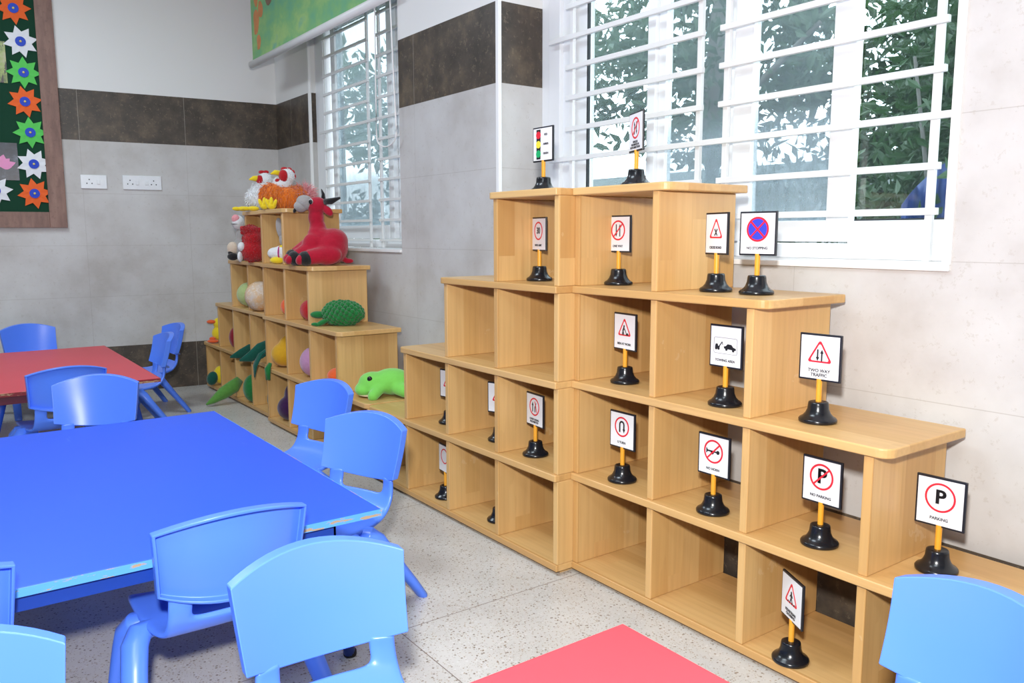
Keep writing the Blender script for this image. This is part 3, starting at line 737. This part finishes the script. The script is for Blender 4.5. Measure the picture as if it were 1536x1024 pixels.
prism(bm, organic(.44, .53, .12, .16, 2), -.0032, -.0022); prism(bm, organic(.70, .56, .06, .04, 5), -.0032, -.0022)
mesh_obj('printed_trunk', bm, simple('printed_brown', (0.22, 0.14, 0.09), 0.6, 0.3, 0.4, 14), bl)
bm = bmesh.new(); prism(bm, organic(.15, .30, .055, .10, 8), -.0032, -.0022); prism(bm, organic(.19, .15, .04, .06, 4), -.0032, -.0022); prism(bm, organic(.25, .37, .05, .06, 9), -.0034, -.0022); prism(bm, organic(.16, .50, .045, .09, 19), -.0034, -.0022)
mesh_obj('printed_blossom', bm, simple('printed_orange', (0.66, 0.27, 0.10), 0.6, 0.3, 0.3, 14), bl)
bm = bmesh.new()
pts = [(-1.487, .44, 3.05)] + [(-1.487-.022*(1-(z-1.78)/1.27), .44, z) for z in [3.0-.12*i for i in range(11)]]
cxm, rr_ = -1.388, .118
pts += [(cxm - rr_*math.cos(a), .44, 1.76 - .062*math.sin(a)*1.0) for a in [PI*i/16 for i in range(0, 17)]]
pts += [(-1.27+(-.075)*((z-1.78)/1.27), .44, z) for z in [1.80+.12*i for i in range(11)]]
pts = [(x+3.525, y-.42, z-2.47) for x, y, z in pts]
sweep(bm, pts, [.0042], 8)
mesh_obj('pull_chain', bm, M_TRIM, bl, smooth=True)

# ------------------------------------------------------------------ soft toys
P_RED = plush('maroon_plush', (0.42, 0.008, 0.030), 0.25, 60, 0.5); P_RED2 = plush('bright_red_plush', (0.45, 0.010, 0.016), 0.3, 110, 0.9)
P_WHITE = plush('white_plush', (0.78, 0.79, 0.80), 0.1, 90, 0.9); P_GREY = plush('grey_plush', (0.36, 0.34, 0.33), 0.15, 90)
P_BLACK = plush('black_plush', (0.014, 0.013, 0.014), 0.3, 90); P_YEL = plush('yellow_plush', (0.82, 0.62, 0.02), 0.12, 90, 0.4)
P_ORG = plush('orange_plush', (0.80, 0.20, 0.02), 0.3, 70, 1.0); P_PINK = plush('pink_plush', (0.80, 0.33, 0.36), 0.2, 80, 0.8)
P_LIME = plush('lime_plush', (0.20, 0.62, 0.10), 0.10, 40, 0.3); P_DGRN = plush('deep_green_plush', (0.012, 0.16, 0.035), 0.3, 60, 0.6)
P_TEAL = plush('dark_teal_felt', (0.006, 0.085, 0.06), 0.25, 60, 0.5); P_MGRN = plush('mid_green_plush', (0.10, 0.28, 0.05), 0.25, 50, 0.5)
P_CREAM = plush('cream_plush', (0.66, 0.54, 0.42), 0.18, 60, 0.6); P_MUST = plush('mustard_plush', (0.62, 0.33, 0.015), 0.15, 50, 0.4)
P_MAUVE = plush('mauve_plush', (0.46, 0.23, 0.40), 0.12, 50, 0.4); P_PURP = plush('dark_purple_plush', (0.035, 0.006, 0.055), 0.3, 50, 0.4)
P_DRED = plush('dark_red_plush', (0.24, 0.004, 0.016), 0.25, 50, 0.5); P_PALEG = plush('pale_green_plush', (0.42, 0.52, 0.22), 0.2, 40, 0.4)
P_PEACH = plush('peach_felt', (0.85, 0.62, 0.40), 0.1, 60, 0.3); P_VER = plush('vermilion_plush', (0.78, 0.12, 0.03), 0.2, 60, 0.5)
M_EYE = simple('black_glass_eye', (0.006, 0.006, 0.007), 0.08, 0.6)
VY = 0.942   # toys face the room corner they were set down towards
def toy(name, label, cat, x, y, l, rz=VY): return thing(name, label, cat, (x, y, lev(l)), rz)
def part(name, parent, mat, ells=(), tubes=(), n=12):
    bm = bmesh.new()
    for e in ells: ell(bm, *e)
    for t_ in tubes: sweep(bm, *t_)
    return mesh_obj(name, bm, mat, parent, smooth=True)

# red ox
t = toy('plush_ox', 'maroon plush ox with grey muzzle and black horns sitting on the shelf step', 'soft toy', -1.735, .165, 3)
blob('body', [((.065, .0, .105), (.105, .11, .105)), ((.085, .0, .14), (.085, .09, .075)), ((.02, -.02, .12), (.075, .075, .10)), ((-.005, .0, .20), (.050, .052, .08)), ((-.012, -.005, .275), (.046, .046, .06)), ((-.005, -.01, .345), (.060, .052, .052)), ((.055, -.085, .060), (.095, .055, .060)), ((-.02, -.06, .125), (.062, .052, .065), (0, .6, 0)), ((-.005, -.02, .175), (.056, .055, .055)), ((.165, .02, .022), (.035, .02, .016))], P_RED, t, .008,
     tubes=[([(.01, -.04, .145), (-.05, -.075, .085), (-.105, -.095, .052)], [.048, .046, .042], 14), ([(-.01, -.01, .15), (-.075, -.03, .105), (-.125, -.05, .065)], [.044, .042, .040], 14), ([(.05, -.10, .06), (-.01, -.13, .05), (-.04, -.14, .045)], [.05, .045, .042], 14)])
part('muzzle', t, P_GREY, [((-.068, -.026, .362), (.050, .044, .042), (0, .3, .2)), ((-.092, -.03, .340), (.040, .038, .034))])
part('horn', t, P_BLACK, (), [([(.03, .012, .385), (.030, .014, .41), (.020, .016, .44)], [.013, .010, .003], 10)])
part('horn', t, P_BLACK, (), [([(.045, -.03, .365), (.085, -.035, .368), (.140, -.04, .388)], [.017, .019, .006], 10)])
part('ear', t, P_RED, [((.062, -.03, .315), (.038, .014, .022), (0, .75, 0))])
e = part('eye_patch', t, P_WHITE, [((-.026, -.0585, .366), (.012, .005, .016))]); part('eye', t, M_EYE, [((-.026, -.0645, .364), (.011, .005, .014))])
for c_, r_ in (((-.140, -.060, .050), (0, .9, .2)), ((-.115, -.112, .042), (0, .8, .1)), ((-.045, -.150, .042), (0, .55, -.2))):
    h = part('hoof', t, P_BLACK, [(c_, (.044, .046, .041), r_)]); part('sole', h, P_RED, [((c_[0]-.024, c_[1]-.016, c_[2]-.006), (.024, .034, .032), r_)])
part('nostril', t, P_BLACK, [((-.124, -.04, .318), (.010, .012, .017), (0, .5, 0))])
# white hen and orange rooster
def fur(parent, mat, ells, n, L_, seed, droop=.5, w=.004):
    rnd = random.Random(seed); bm = bmesh.new()
    for c, r in ells:
        for i in range(n):
            q = Vector((rnd.gauss(0, 1), rnd.gauss(0, 1), rnd.gauss(0, 1))).normalized()
            p = Vector((c[0]+q.x*r[0]*.96, c[1]+q.y*r[1]*.96, c[2]+q.z*r[2]*.96))
            nrm = Vector((q.x/r[0], q.y/r[1], q.z/r[2])).normalized()
            d = (nrm + Vector((rnd.gauss(0, .45), rnd.gauss(0, .45), rnd.gauss(0, .45)-droop))).normalized()
            sd = d.cross(Vector((rnd.gauss(0, 1), rnd.gauss(0, 1), rnd.gauss(0, 1)))).normalized()*w
            l = L_*rnd.uniform(.6, 1.2); m_ = p + d*l*.55 + nrm*l*.1; e_ = p + d*l - Vector((0, 0, l*.2*droop))
            v = [bm.verts.new(x) for x in (p-sd, p+sd, m_+sd*.8, m_-sd*.8, e_)]
            bm.faces.new((v[0], v[1], v[2], v[3])); bm.faces.new((v[3], v[2], v[4]))
    me = bpy.data.meshes.new('fur'); bm.to_mesh(me); bm.free(); me.materials.append(mat)
    o = bpy.data.objects.new('fur', me); COL.objects.link(o); o.parent = parent; o['kind'] = 'stuff'; return o
t = toy('plush_hen', 'white plush hen with red comb sitting on the corner shelf top', 'soft toy', -2.60, .12, 4)
he = [((.0, 0, .085), (.088, .085, .085)), ((.02, 0, .15), (.062, .06, .065)), ((.042, 0, .205), (.048, .046, .050))]
b_ = blob('body', he, P_WHITE, t, .008); fur(b_, P_WHITE, he[:2], 1300, .018, 1, .9, .0025); fur(b_, P_WHITE, he[2:], 400, .008, 2, .8, .002)
part('beak', t, P_YEL, (), [([(.012, -.03, .212), (-.018, -.05, .214), (-.044, -.062, .205)], [(.018, .022), (.015, .017), .004], 10)])
part('wattle', t, P_RED2, [((.018, -.035, .202), (.026, .020, .034))])
part('comb', t, P_RED2, [((.025, -.01, .257), (.022, .008, .012)), ((.05, .0, .258), (.020, .008, .012))])
for dx, dy in ((-.080, -.065), (-.005, -.095)):
    part('foot', t, P_YEL, [((dx-.01, dy, .017), (.040, .020, .016)), ((dx-.052, dy-.010, .017), (.026, .012, .013), (0, 0, .4)), ((dx-.052, dy+.014, .015), (.026, .012, .012), (0, 0, -.4))])
t = toy('plush_rooster', 'orange and white plush rooster with pink tail beside the white hen', 'soft toy', -2.16, .12, 4)
re_ = [((.0, 0, .075), (.115, .08, .074)), ((-.055, -.02, .095), (.078, .065, .068)), ((.08, .02, .095), (.06, .055, .055))]
b_ = blob('body', re_, P_ORG, t, .008); fur(b_, P_ORG, re_, 1300, .034, 4, 1.3, .0024)
hd = [((-.005, .0, .16), (.06, .052, .052)), ((.025, .0, .205), (.050, .046, .048))]
b_ = blob('head', hd, P_WHITE, t, .007); fur(b_, P_WHITE, hd, 500, .009, 5, .9, .002)
part('beak', t, P_YEL, (), [([(-.010, -.03, .222), (-.035, -.045, .226), (-.058, -.055, .216)], [(.016, .018), (.013, .015), .004], 10)])
part('wattle', t, P_RED2, [((.014, -.038, .205), (.029, .018, .038)), ((-.02, -.04, .178), (.018, .012, .012))])
part('comb', t, P_RED2, [((.012, -.005, .250), (.022, .010, .012)), ((.038, .005, .246), (.02, .010, .014)), ((.060, .01, .230), (.014, .010, .016)), ((.070, .01, .205), (.010, .010, .018))])
tl_ = part('tail', t, P_PINK, [((.125, .03, .085), (.03, .035, .045))]); fur(tl_, P_PINK, [((.125, .03, .085), (.04, .04, .05))], 700, .060, 6, .1, .0022)
for dx, dy in ((-.095, -.085), (-.045, -.11)):
    part('foot', t, P_YEL, [((dx, dy, .024), (.030, .020, .024)), ((dx-.020, dy-.01, .040), (.012, .010, .026), (0, -.4, 0)), ((dx+.004, dy-.012, .046), (.012, .010, .028)), ((dx+.025, dy-.01, .038), (.011, .010, .024), (0, .4, 0))])
# cow behind, red animal, hanging duck
t = toy('plush_cow', 'white plush cow with pink nose half hidden behind the shelf panel', 'soft toy', -2.855, .06, 3)
blob('body', [((.01, 0, .08), (.07, .07, .08)), ((.015, 0, .17), (.04, .045, .08))], P_GREY, t, .008)
part('head', t, P_WHITE, [((.0, -.02, .26), (.042, .045, .05))]); part('nose', t, P_PINK, [((-.008, -.045, .285), (.028, .022, .03))]); part('mouth_line', t, P_BLACK, [((-.012, -.05, .250), (.030, .018, .003))])
part('belly_patch', t, P_CREAM, [((-.035, -.05, .085), (.04, .03, .045))]); part('hoof', t, P_BLACK, [((-.025, -.085, .03), (.038, .028, .026)), ((-.045, -.06, .055), (.022, .02, .014))])
t = toy('plush_bear', 'bright red furry plush animal with white paw in the top left cubby', 'soft toy', -2.555, .045, 3)
blob('body', [((.0, 0, .075), (.082, .08, .075)), ((.005, 0, .15), (.068, .065, .06)), ((-.01, 0, .205), (.06, .05, .035))], P_RED2, t, .008, tubes=[([(-.045, 0, .20), (-.065, -.005, .225), (-.072, -.005, .235)], [.022, .018, .008], 10), ([(.045, 0, .20), (.058, 0, .225)], [.02, .008], 10)]); fur(t.children[0], P_RED2, [((.0, 0, .075), (.08, .078, .075)), ((.005, 0, .15), (.066, .064, .06)), ((-.01, 0, .205), (.058, .05, .035))], 1000, .014, 9, 1.0, .0022)
part('paw', t, P_WHITE, [((-.055, -.055, .10), (.024, .026, .030))]); part('foot', t, P_WHITE, [((-.068, -.05, .035), (.016, .03, .035))])
t = toy('plush_goose', 'grey and white plush goose with yellow feet hanging behind the red ox', 'soft toy', -2.085, .03, 3)
blob('body', [((.05, 0, .065), (.07, .05, .05)), ((.0, -.01, .065), (.05, .035, .035))], P_WHITE, t, .007, fuzz=.006)
part('ribbon', t, simple('magenta_ribbon', (0.5, 0.02, 0.2), 0.5), [((.028, -.012, .066), (.009, .042, .043))])
part('wing', t, P_GREY, [((.035, -.01, .215), (.024, .02, .065), (0, -.15, 0)), ((.045, -.01, .15), (.018, .018, .04))])
part('foot', t, P_YEL, [((.015, -.03, .022), (.045, .03, .022))]); part('beak', t, P_YEL, [((.05, -.02, .105), (.022, .016, .010))])
# bumpy green fruit
t = toy('plush_custard_apple', 'bumpy dark green plush fruit with short stalk on the shelf step', 'soft toy', -1.43, .165, 2)
bm = bmesh.new(); ell(bm, (0, 0, .068), (.102, .072, .058))
rnd = random.Random(11)
N_ = 150
for i in range(N_):
    zz = 1-2*(i+.5)/N_; a = i*2.39996; rr = math.sqrt(1-zz*zz)
    cx, cy, cz = .108*zz, .076*rr*math.cos(a), .062*rr*math.sin(a)
    s_ = .0165*(.85+.3*rnd.random()); ell(bm, (cx, cy, .068+cz), (s_, s_, s_), seg=10)
mesh_obj('body', bm, P_DGRN, t, smooth=True)
part('stalk', t, P_DGRN, [((-.135, -.02, .062), (.045, .022, .020)), ((-.105, -.05, .022), (.045, .02, .014), (0, -.45, .3)), ((-.145, -.06, .012), (.022, .014, .010))])
# frog
t = toy('plush_frog', 'lime green plush frog puppet lying on the low shelf top', 'soft toy', -.965, .185, 1); t.scale = (1.13, 1.13, 1.13)
blob('body', [((.03, 0, .065), (.095, .075, .062)), ((-.05, -.01, .058), (.075, .072, .054), (0, .15, 0)), ((-.095, -.02, .034), (.046, .066, .034)), ((-.06, -.055, .08), (.022, .020, .020)), ((.10, 0, .055), (.05, .06, .045))], P_LIME, t, .008,
     tubes=[([(-.01, -.05, .05), (-.03, -.085, .03), (-.045, -.11, .014), (-.06, -.12, .012)], [.028, .026, .026, .016], 12), ([(.06, -.05, .045), (.10, -.08, .035), (.14, -.09, .025), (.155, -.09, .022)], [.034, .032, .026, .016], 12)])
part('mouth', t, P_PEACH, [((-.075, -.040, .010), (.045, .042, .005), (0, .05, 0))]); part('eye', t, M_EYE, [((-.062, -.068, .088), (.012, .008, .013))])
# fruit, vegetables and birds in the cubbies
def ball(name, label, x, y, l, r, mat, dz=0, sq=1.0, cat='soft toy', seams=True):
    t = toy(name, label, cat, x, y, l)
    o = part('body', t, mat, [((0, 0, r*sq+dz), (r, r, r*sq))])
    return t
def melon_skin():
    q = NT('mottled_melon_plush'); n = q.noise(11, 4, 0.6); n2 = q.noise(60, 4, 0.7)
    c = q.ramp(n, [(0.35, (0.62, 0.55, 0.50)), (0.52, (0.68, 0.50, 0.33)), (0.68, (0.72, 0.40, 0.16))])
    c = q.mix(q.math('MULTIPLY', q.math('GREATER_THAN', n2, 0.56), 0.5), c, (0.78, 0.72, 0.68)); q.bump(n2, 0.5, 0.004)
    return q.set(c, 0.9, 0.15)
t = ball('plush_cabbage', 'pale green round plush cabbage in the corner shelf', -2.90, .14, 2, .088, P_PALEG); part('leaf', t, P_PALEG, [((-.02, -.025, .095), (.075, .07, .082), (.2, .3, .4))]); 
t = ball('plush_melon', 'cream plush melon beside the pale green cabbage', -2.565, .085, 2, .100, melon_skin())
t = ball('plush_orange', 'orange plush fruit peeping past a divider in the upper row', -2.145, .13, 2, .058, P_VER); part('stalk', t, P_DGRN, [((0, 0, .112), (.008, .008, .012))])
t = ball('plush_apple', 'red plush apple peeping past a divider left of the bumpy green fruit', -1.79, .12, 2, .062, P_RED2); part('stalk', t, P_DGRN, [((0, 0, .122), (.007, .007, .014))])
t = toy('plush_duck', 'yellow plush duck with orange beak at the far end of the corner shelf', 'soft toy', -3.665, .12, 1)
blob('body', [((.0, 0, .07), (.055, .05, .06)), ((.0, 0, .15), (.042, .042, .045))], P_YEL, t, .008); part('beak', t, P_VER, [((-.045, -.03, .165), (.036, .024, .016))]); part('foot', t, P_VER, [((-.03, -.055, .016), (.045, .03, .014)), ((-.035, -.05, .035), (.025, .02, .014))])
t = toy('plush_pepper', 'dark red plush vegetable in the second cubby of the corner shelf', 'soft toy', -3.20, .12, 1); part('body', t, P_DRED, [((0, 0, .085), (.062, .06, .085)), ((.01, 0, .05), (.045, .05, .05))]); part('stalk', t, P_DGRN, [((.0, 0, .172), (.010, .010, .016))])
t = toy('plush_radish_leaves', 'dark green felt leaves of a plush radish poking from a middle cubby', 'soft toy', -2.80, .06, 1)
part('leaf', t, P_TEAL, (), [([(.06, .06, .05), (.02, -.01, .045), (-.03, -.06, .022), (-.085, -.11, .008)], [(.012, .028), (.012, .042), (.010, .034), (.004, .006)], 10)])
part('root', t, P_DRED, [((.09, .10, .055), (.06, .06, .055))])
t = toy('plush_carrot_leaves', 'dark green felt leaves drooping over the shelf edge before the divider', 'soft toy', -2.43, .03, 1)
for pts_, r_ in (([(.06, .05, .12), (.0, -.01, .09), (-.06, -.05, .045), (-.115, -.09, .03)], [(.018, .040), (.016, .048), (.012, .034), (.004, .006)]), ([(.05, .02, .10), (.0, -.03, .06), (-.025, -.06, -.01), (-.03, -.065, -.085)], [(.025, .013), (.03, .012), (.022, .010), (.005, .004)]), ([(.05, .03, .09), (.01, -.02, .05), (-.02, -.05, .02)], [(.025, .013), (.03, .012), (.01, .006)])):
    part('leaf', t, P_TEAL, (), [(pts_, r_, 10)])
part('root', t, P_VER, [((.10, .12, .07), (.06, .06, .06))])
t = toy('plush_mango', 'mustard yellow plush mango with dangling green leaf', 'soft toy', -2.19, .085, 1); t.scale = (1.2, 1.1, 1.15)
blob('body', [((.01, 0, .07), (.072, .065, .068)), ((.03, 0, .12), (.05, .05, .07), (0, .35, 0))], P_MUST, t, .008); part('leaf', t, P_DGRN, (), [([(-.05, -.06, .03), (-.062, -.075, .0), (-.06, -.08, -.06)], [(.012, .008), (.02, .010), (.012, .006)], 10)])
t = ball('plush_onion', 'mauve plush onion half hidden in the cubby right of the mango', -1.735, .11, 1, .085, P_MAUVE, 0, 1.05); part('stalk', t, P_MAUVE, (), [([(0, 0, .16), (.005, 0, .195)], [.02, .006], 10)])
t = ball('plush_tomato', 'orange red plush vegetable just above the back of a blue chair', -1.42, .12, 1, .062, P_VER, 0, .75); part('stalk', t, P_DGRN, [((0, 0, .094), (.012, .012, .008))])
t = toy('plush_brinjal', 'dark teal and yellow plush fruit in the lowest corner cubby', 'soft toy', -3.62, .06, 0)
part('leaf', t, P_TEAL, [((-.01, -.03, .06), (.042, .035, .055), (0, .3, 0))]); part('body', t, P_YEL, [((.035, .02, .08), (.05, .05, .07))])
t = toy('plush_pea_pod', 'leaf green plush pod leaning out of the lowest shelf onto the floor', 'soft toy', -3.055, -.02, 0)
part('pod', t, P_MGRN, (), [([(.085, .04, .13), (.05, .01, .085), (-.01, -.05, .045), (-.07, -.10, .0), (-.105, -.13, -.022)], [(.012, .03), (.035, .05), (.04, .045), (.026, .022), (.006, .006)], 14)])
t = toy('plush_capsicum', 'dark green plush capsicum in the lowest row beside the leaning pod', 'soft toy', -2.79, .09, 0); part('body', t, P_DGRN, [((0, 0, .10), (.075, .07, .10)), ((.02, 0, .06), (.06, .06, .06))]); part('stalk', t, P_MGRN, [((0, 0, .205), (.01, .01, .018))])
t = toy('plush_cucumber', 'slim dark green plush vegetable showing past a divider low down', 'soft toy', -2.435, .10, 0); part('body', t, P_TEAL, [((0, 0, .08), (.04, .04, .08))]); part('stalk', t, P_MGRN, [((0, 0, .163), (.008, .008, .014))])
t = toy('plush_aubergine', 'dark purple plush aubergine in the lowest row behind the blue chairs', 'soft toy', -2.10, .085, 0)
blob('body', [((.01, 0, .08), (.088, .08, .08)), ((.03, 0, .16), (.06, .06, .085))], P_PURP, t, .009); part('cap', t, P_DGRN, [((.045, 0, .238), (.034, .034, .018))])

# ------------------------------------------------------------------ garden outside the windows
struct(boxobj('ground_outside', (-22, 10, 1.0, 20, -.6, -.4), simple('garden_soil', (0.10, 0.10, 0.06), 0.9)))
def leaf_mat(name, col):
    t = NT(name); n = t.noise(3, 3); c = t.mix(n, tuple(x*.5 for x in col), tuple(min(1, x*1.5) for x in col))
    t.set(c, 0.45, 0.4)
    tl = t.n('ShaderNodeBsdfTranslucent'); t.link(c, tl.inputs[0]); m = t.n('ShaderNodeMixShader'); m.inputs[0].default_value = .35
    t.link(t.b.outputs[0], m.inputs[1]); t.link(tl.outputs[0], m.inputs[2]); t.link(m.outputs[0], t.out.inputs['Surface']); return t.m
L1 = leaf_mat('garden_leaf', (0.05, 0.095, 0.05)); L2 = leaf_mat('shrub_leaf', (0.035, 0.085, 0.03)); L3 = leaf_mat('far_leaf', (0.10, 0.16, 0.10))
M_BARK = simple('grey_bark', (0.13, 0.125, 0.115), 0.85, 0.2, 0.3, 20, 0.6)
def foliage(name, parent, mat, clumps, size, seed, aspect=2.6, cl=.26):
    rnd = random.Random(seed); bm = bmesh.new()
    def inside():
        while True:
            p = Vector((rnd.uniform(-1, 1), rnd.uniform(-1, 1), rnd.uniform(-1, 1)))
            if p.length < 1: return p
    for (cx, cy, cz, rx, ry, rz, n) in clumps:
        for k in range(max(1, n//22)):
            p = inside(); o_ = Vector((cx+p.x*rx, cy+p.y*ry, cz+p.z*rz)); cr = cl*rnd.uniform(.6, 1.3)
            for i in range(22):
                c = o_ + inside()*cr
                q = Quaternion((rnd.gauss(0, 1), rnd.gauss(0, 1), rnd.gauss(0, 1), rnd.gauss(0, 1))).normalized()
                s = size*rnd.uniform(.6, 1.3); l = s*aspect*.5; w = s*.5
                vs = [bm.verts.new(c + q @ Vector(v)) for v in ((-l, 0, 0), (-.2*l, -w, .1*w), (l, 0, -.25*l), (-.2*l, w, .1*w))]
                bm.faces.new((vs[0], vs[1], vs[2])); bm.faces.new((vs[0], vs[2], vs[3]))
    me = bpy.data.meshes.new(name); bm.to_mesh(me); bm.free(); me.materials.append(mat)
    o = bpy.data.objects.new(name, me); COL.objects.link(o); o.parent = parent; return o
def tree(label, x, y, trunk, clumps, mat, size, seed, cat='tree'):
    r = thing('garden_tree' if cat == 'tree' else 'garden_shrub', label, cat, (x, y, -.4))
    for pts_, r_ in trunk: 
        bm = bmesh.new(); sweep(bm, pts_, r_, 10); mesh_obj('trunk' if r_[0] > .05 else 'branch', bm, M_BARK, r, smooth=True)
    foliage('foliage', r, mat, clumps, size, seed)
    return r
tree('broad tree with grey trunk outside the left panes of the wide window', -2.55, 4.6,
     [([(0, 0, 0), (.02, 0, 1.2), (-.05, 0, 2.6), (.1, 0, 4.2)], [.17, .15, .13, .10]), ([(-.02, 0, 2.2), (.6, -.2, 2.9), (1.3, -.3, 3.3)], [.045, .035, .02])],
     [(-.3, 0, 3.4, 1.4, 1.1, 1.1, 3400), (1.5, .4, 3.1, 1.1, .9, .9, 2300), (.6, .6, 1.6, 1.4, .7, .9, 2000)], L1, .062, 1)
tree('leafy tree outside the middle panes of the wide window', .2, 6.6,
     [([(0, 0, 0), (.05, 0, 1.5), (0, 0, 3.4)], [.12, .10, .07])],
     [(0, 0, 3.9, 1.9, 1.2, .9, 2200), (-.9, 0, 2.7, 1.0, 1.0, .6, 900), (.2, -.4, 1.5, 1.7, .8, 1.0, 3000)], L3, .07, 2)
tree('dense dark shrub with long leaves pressed against the right pane', 1.0, 2.35,
     [([(0, 0, 0), (.05, 0, 1.0), (.2, 0, 2.4)], [.03, .025, .015]), ([(.05, 0, .9), (-.3, .1, 1.6), (-.45, .1, 2.5)], [.018, .014, .008])],
     [(-.15, .7, 2.4, .80, .5, 1.6, 9000), (0, .1, 2.3, .65, .4, 1.2, 900)], L2, .036, 3, 'shrub')
tree('dark trees far behind the wide window shrub', -.6, 9.8,
     [([(0, 0, 0), (0, 0, 3)], [.15, .1])],
     [(0, 0, 1.6, 3.4, 1.2, 1.8, 5200)], L1, .11, 4)
tree('pale tree seen through the corner window', -7.6, 4.0,
     [([(0, 0, 0), (0, 0, 2.5)], [.11, .08])],
     [(0, 0, 3.6, 1.5, 1.2, 1.1, 1500), (-1.2, .6, 1.4, 1.5, 1.0, 1.0, 1500)], L3, .08, 5)
tree('dark green hedge across the garden behind the tarpaulin', .3, 4.6,
     [([(0, 0, 0), (0, 0, 1.2)], [.03, .02])],
     [(0, 0, 1.3, 1.5, .5, 1.5, 6500), (-.2, .2, 2.9, 1.2, .5, 1.0, 2200)], L1, .06, 8, 'shrub')
gw = boxobj('garden_wall', (-16, 3.0, 11.4, 11.6, -.4, 2.5), simple('grey_outside_wall', (0.16, 0.18, 0.18), 0.8, 0.2, 0.3, 1.5)); tag(gw, 'grey boundary wall behind the garden trees', 'wall')
bm = bmesh.new()
nx, nz = 14, 16
g = [[bm.verts.new((i/nx*1.3-.1*math.sin(j*.5), .12*math.sin(i*1.3+j*.35)+.05*math.sin(j*1.1), j/nz*1.9*(1-.35*(i/nx-.6)**2))) for i in range(nx+1)] for j in range(nz+1)]
for j in range(nz):
    for i in range(nx): bm.faces.new((g[j][i], g[j][i+1], g[j+1][i+1], g[j+1][i]))
tp = mesh_obj('tarpaulin', bm, simple('blue_tarpaulin', (0.015, 0.05, 0.22), 0.5, 0.5, 0.4, 6), None, smooth=True)
tp.scale = (.42, 1, 1.05); tp.location = (.62, 2.35, -.4); tp.rotation_euler = (0, 0, .55); s_ = tp.modifiers.new('Thick', 'SOLIDIFY'); s_.thickness = .01
tag(tp, 'crumpled blue tarpaulin in the garden behind the right window shrub', 'tarpaulin')

# ------------------------------------------------------------------ light, sky, camera
w = bpy.data.worlds.new('World'); S.world = w; w.use_nodes = True
bg = w.node_tree.nodes['Background']; bg.inputs[0].default_value = (0.86, 0.93, 1.0, 1); bg.inputs[1].default_value = SKY
def area(name, loc, target, size, power, col=(1, 1, 1), sy=None):
    L = bpy.data.lights.new(name, 'AREA'); L.energy = power; L.color = col; L.size = size
    if sy: L.shape = 'RECTANGLE'; L.size_y = sy
    o = bpy.data.objects.new(name, L); COL.objects.link(o); o.location = loc
    o.rotation_euler = (Vector(target)-Vector(loc)).to_track_quat('-Z', 'Y').to_euler(); return o
CAM = Vector((2.8214, -1.7485, 1.2049))
yaw, pit, rol = 0.9422, -0.1308, -0.0024
area('camera_flash', (2.80, -1.80, 1.50), (0.4, .1, .85), .10, FLASH, (1, .98, .95))
for x, y in ((-2.2, -1.6), (.6, -1.6), (2.9, -2.6)): area('ceiling_lamp', (x, y, 3.25), (x, y, 0), 1.2, LAMP, (.78, .915, 1.0), .6)
f = Vector((-math.sin(yaw)*math.cos(pit), math.cos(yaw)*math.cos(pit), math.sin(pit)))
r0 = Vector((math.cos(yaw), math.sin(yaw), 0)); u0 = r0.cross(f)
rr = r0*math.cos(rol) + u0*math.sin(rol); uu = -r0*math.sin(rol) + u0*math.cos(rol)
cd = bpy.data.cameras.new('camera'); cam = bpy.data.objects.new('camera', cd); COL.objects.link(cam)
M = Matrix((rr, uu, -f)).transposed().to_4x4(); M.translation = CAM; cam.matrix_world = M
cd.sensor_width = 36; cd.lens = 1219.73/1536*36; cd.clip_start = .05
S.camera = cam
vs_ = S.view_settings; vs_.view_transform = 'Standard'; vs_.look = 'None'; vs_.gamma = 1; vs_.use_curve_mapping = False; vs_.exposure = EXPO
try: S.cycles.use_denoising = True
except Exception: pass
S.cycles.max_bounces = 8; S.cycles.transparent_max_bounces = 16; S.cycles.sample_clamp_indirect = 8
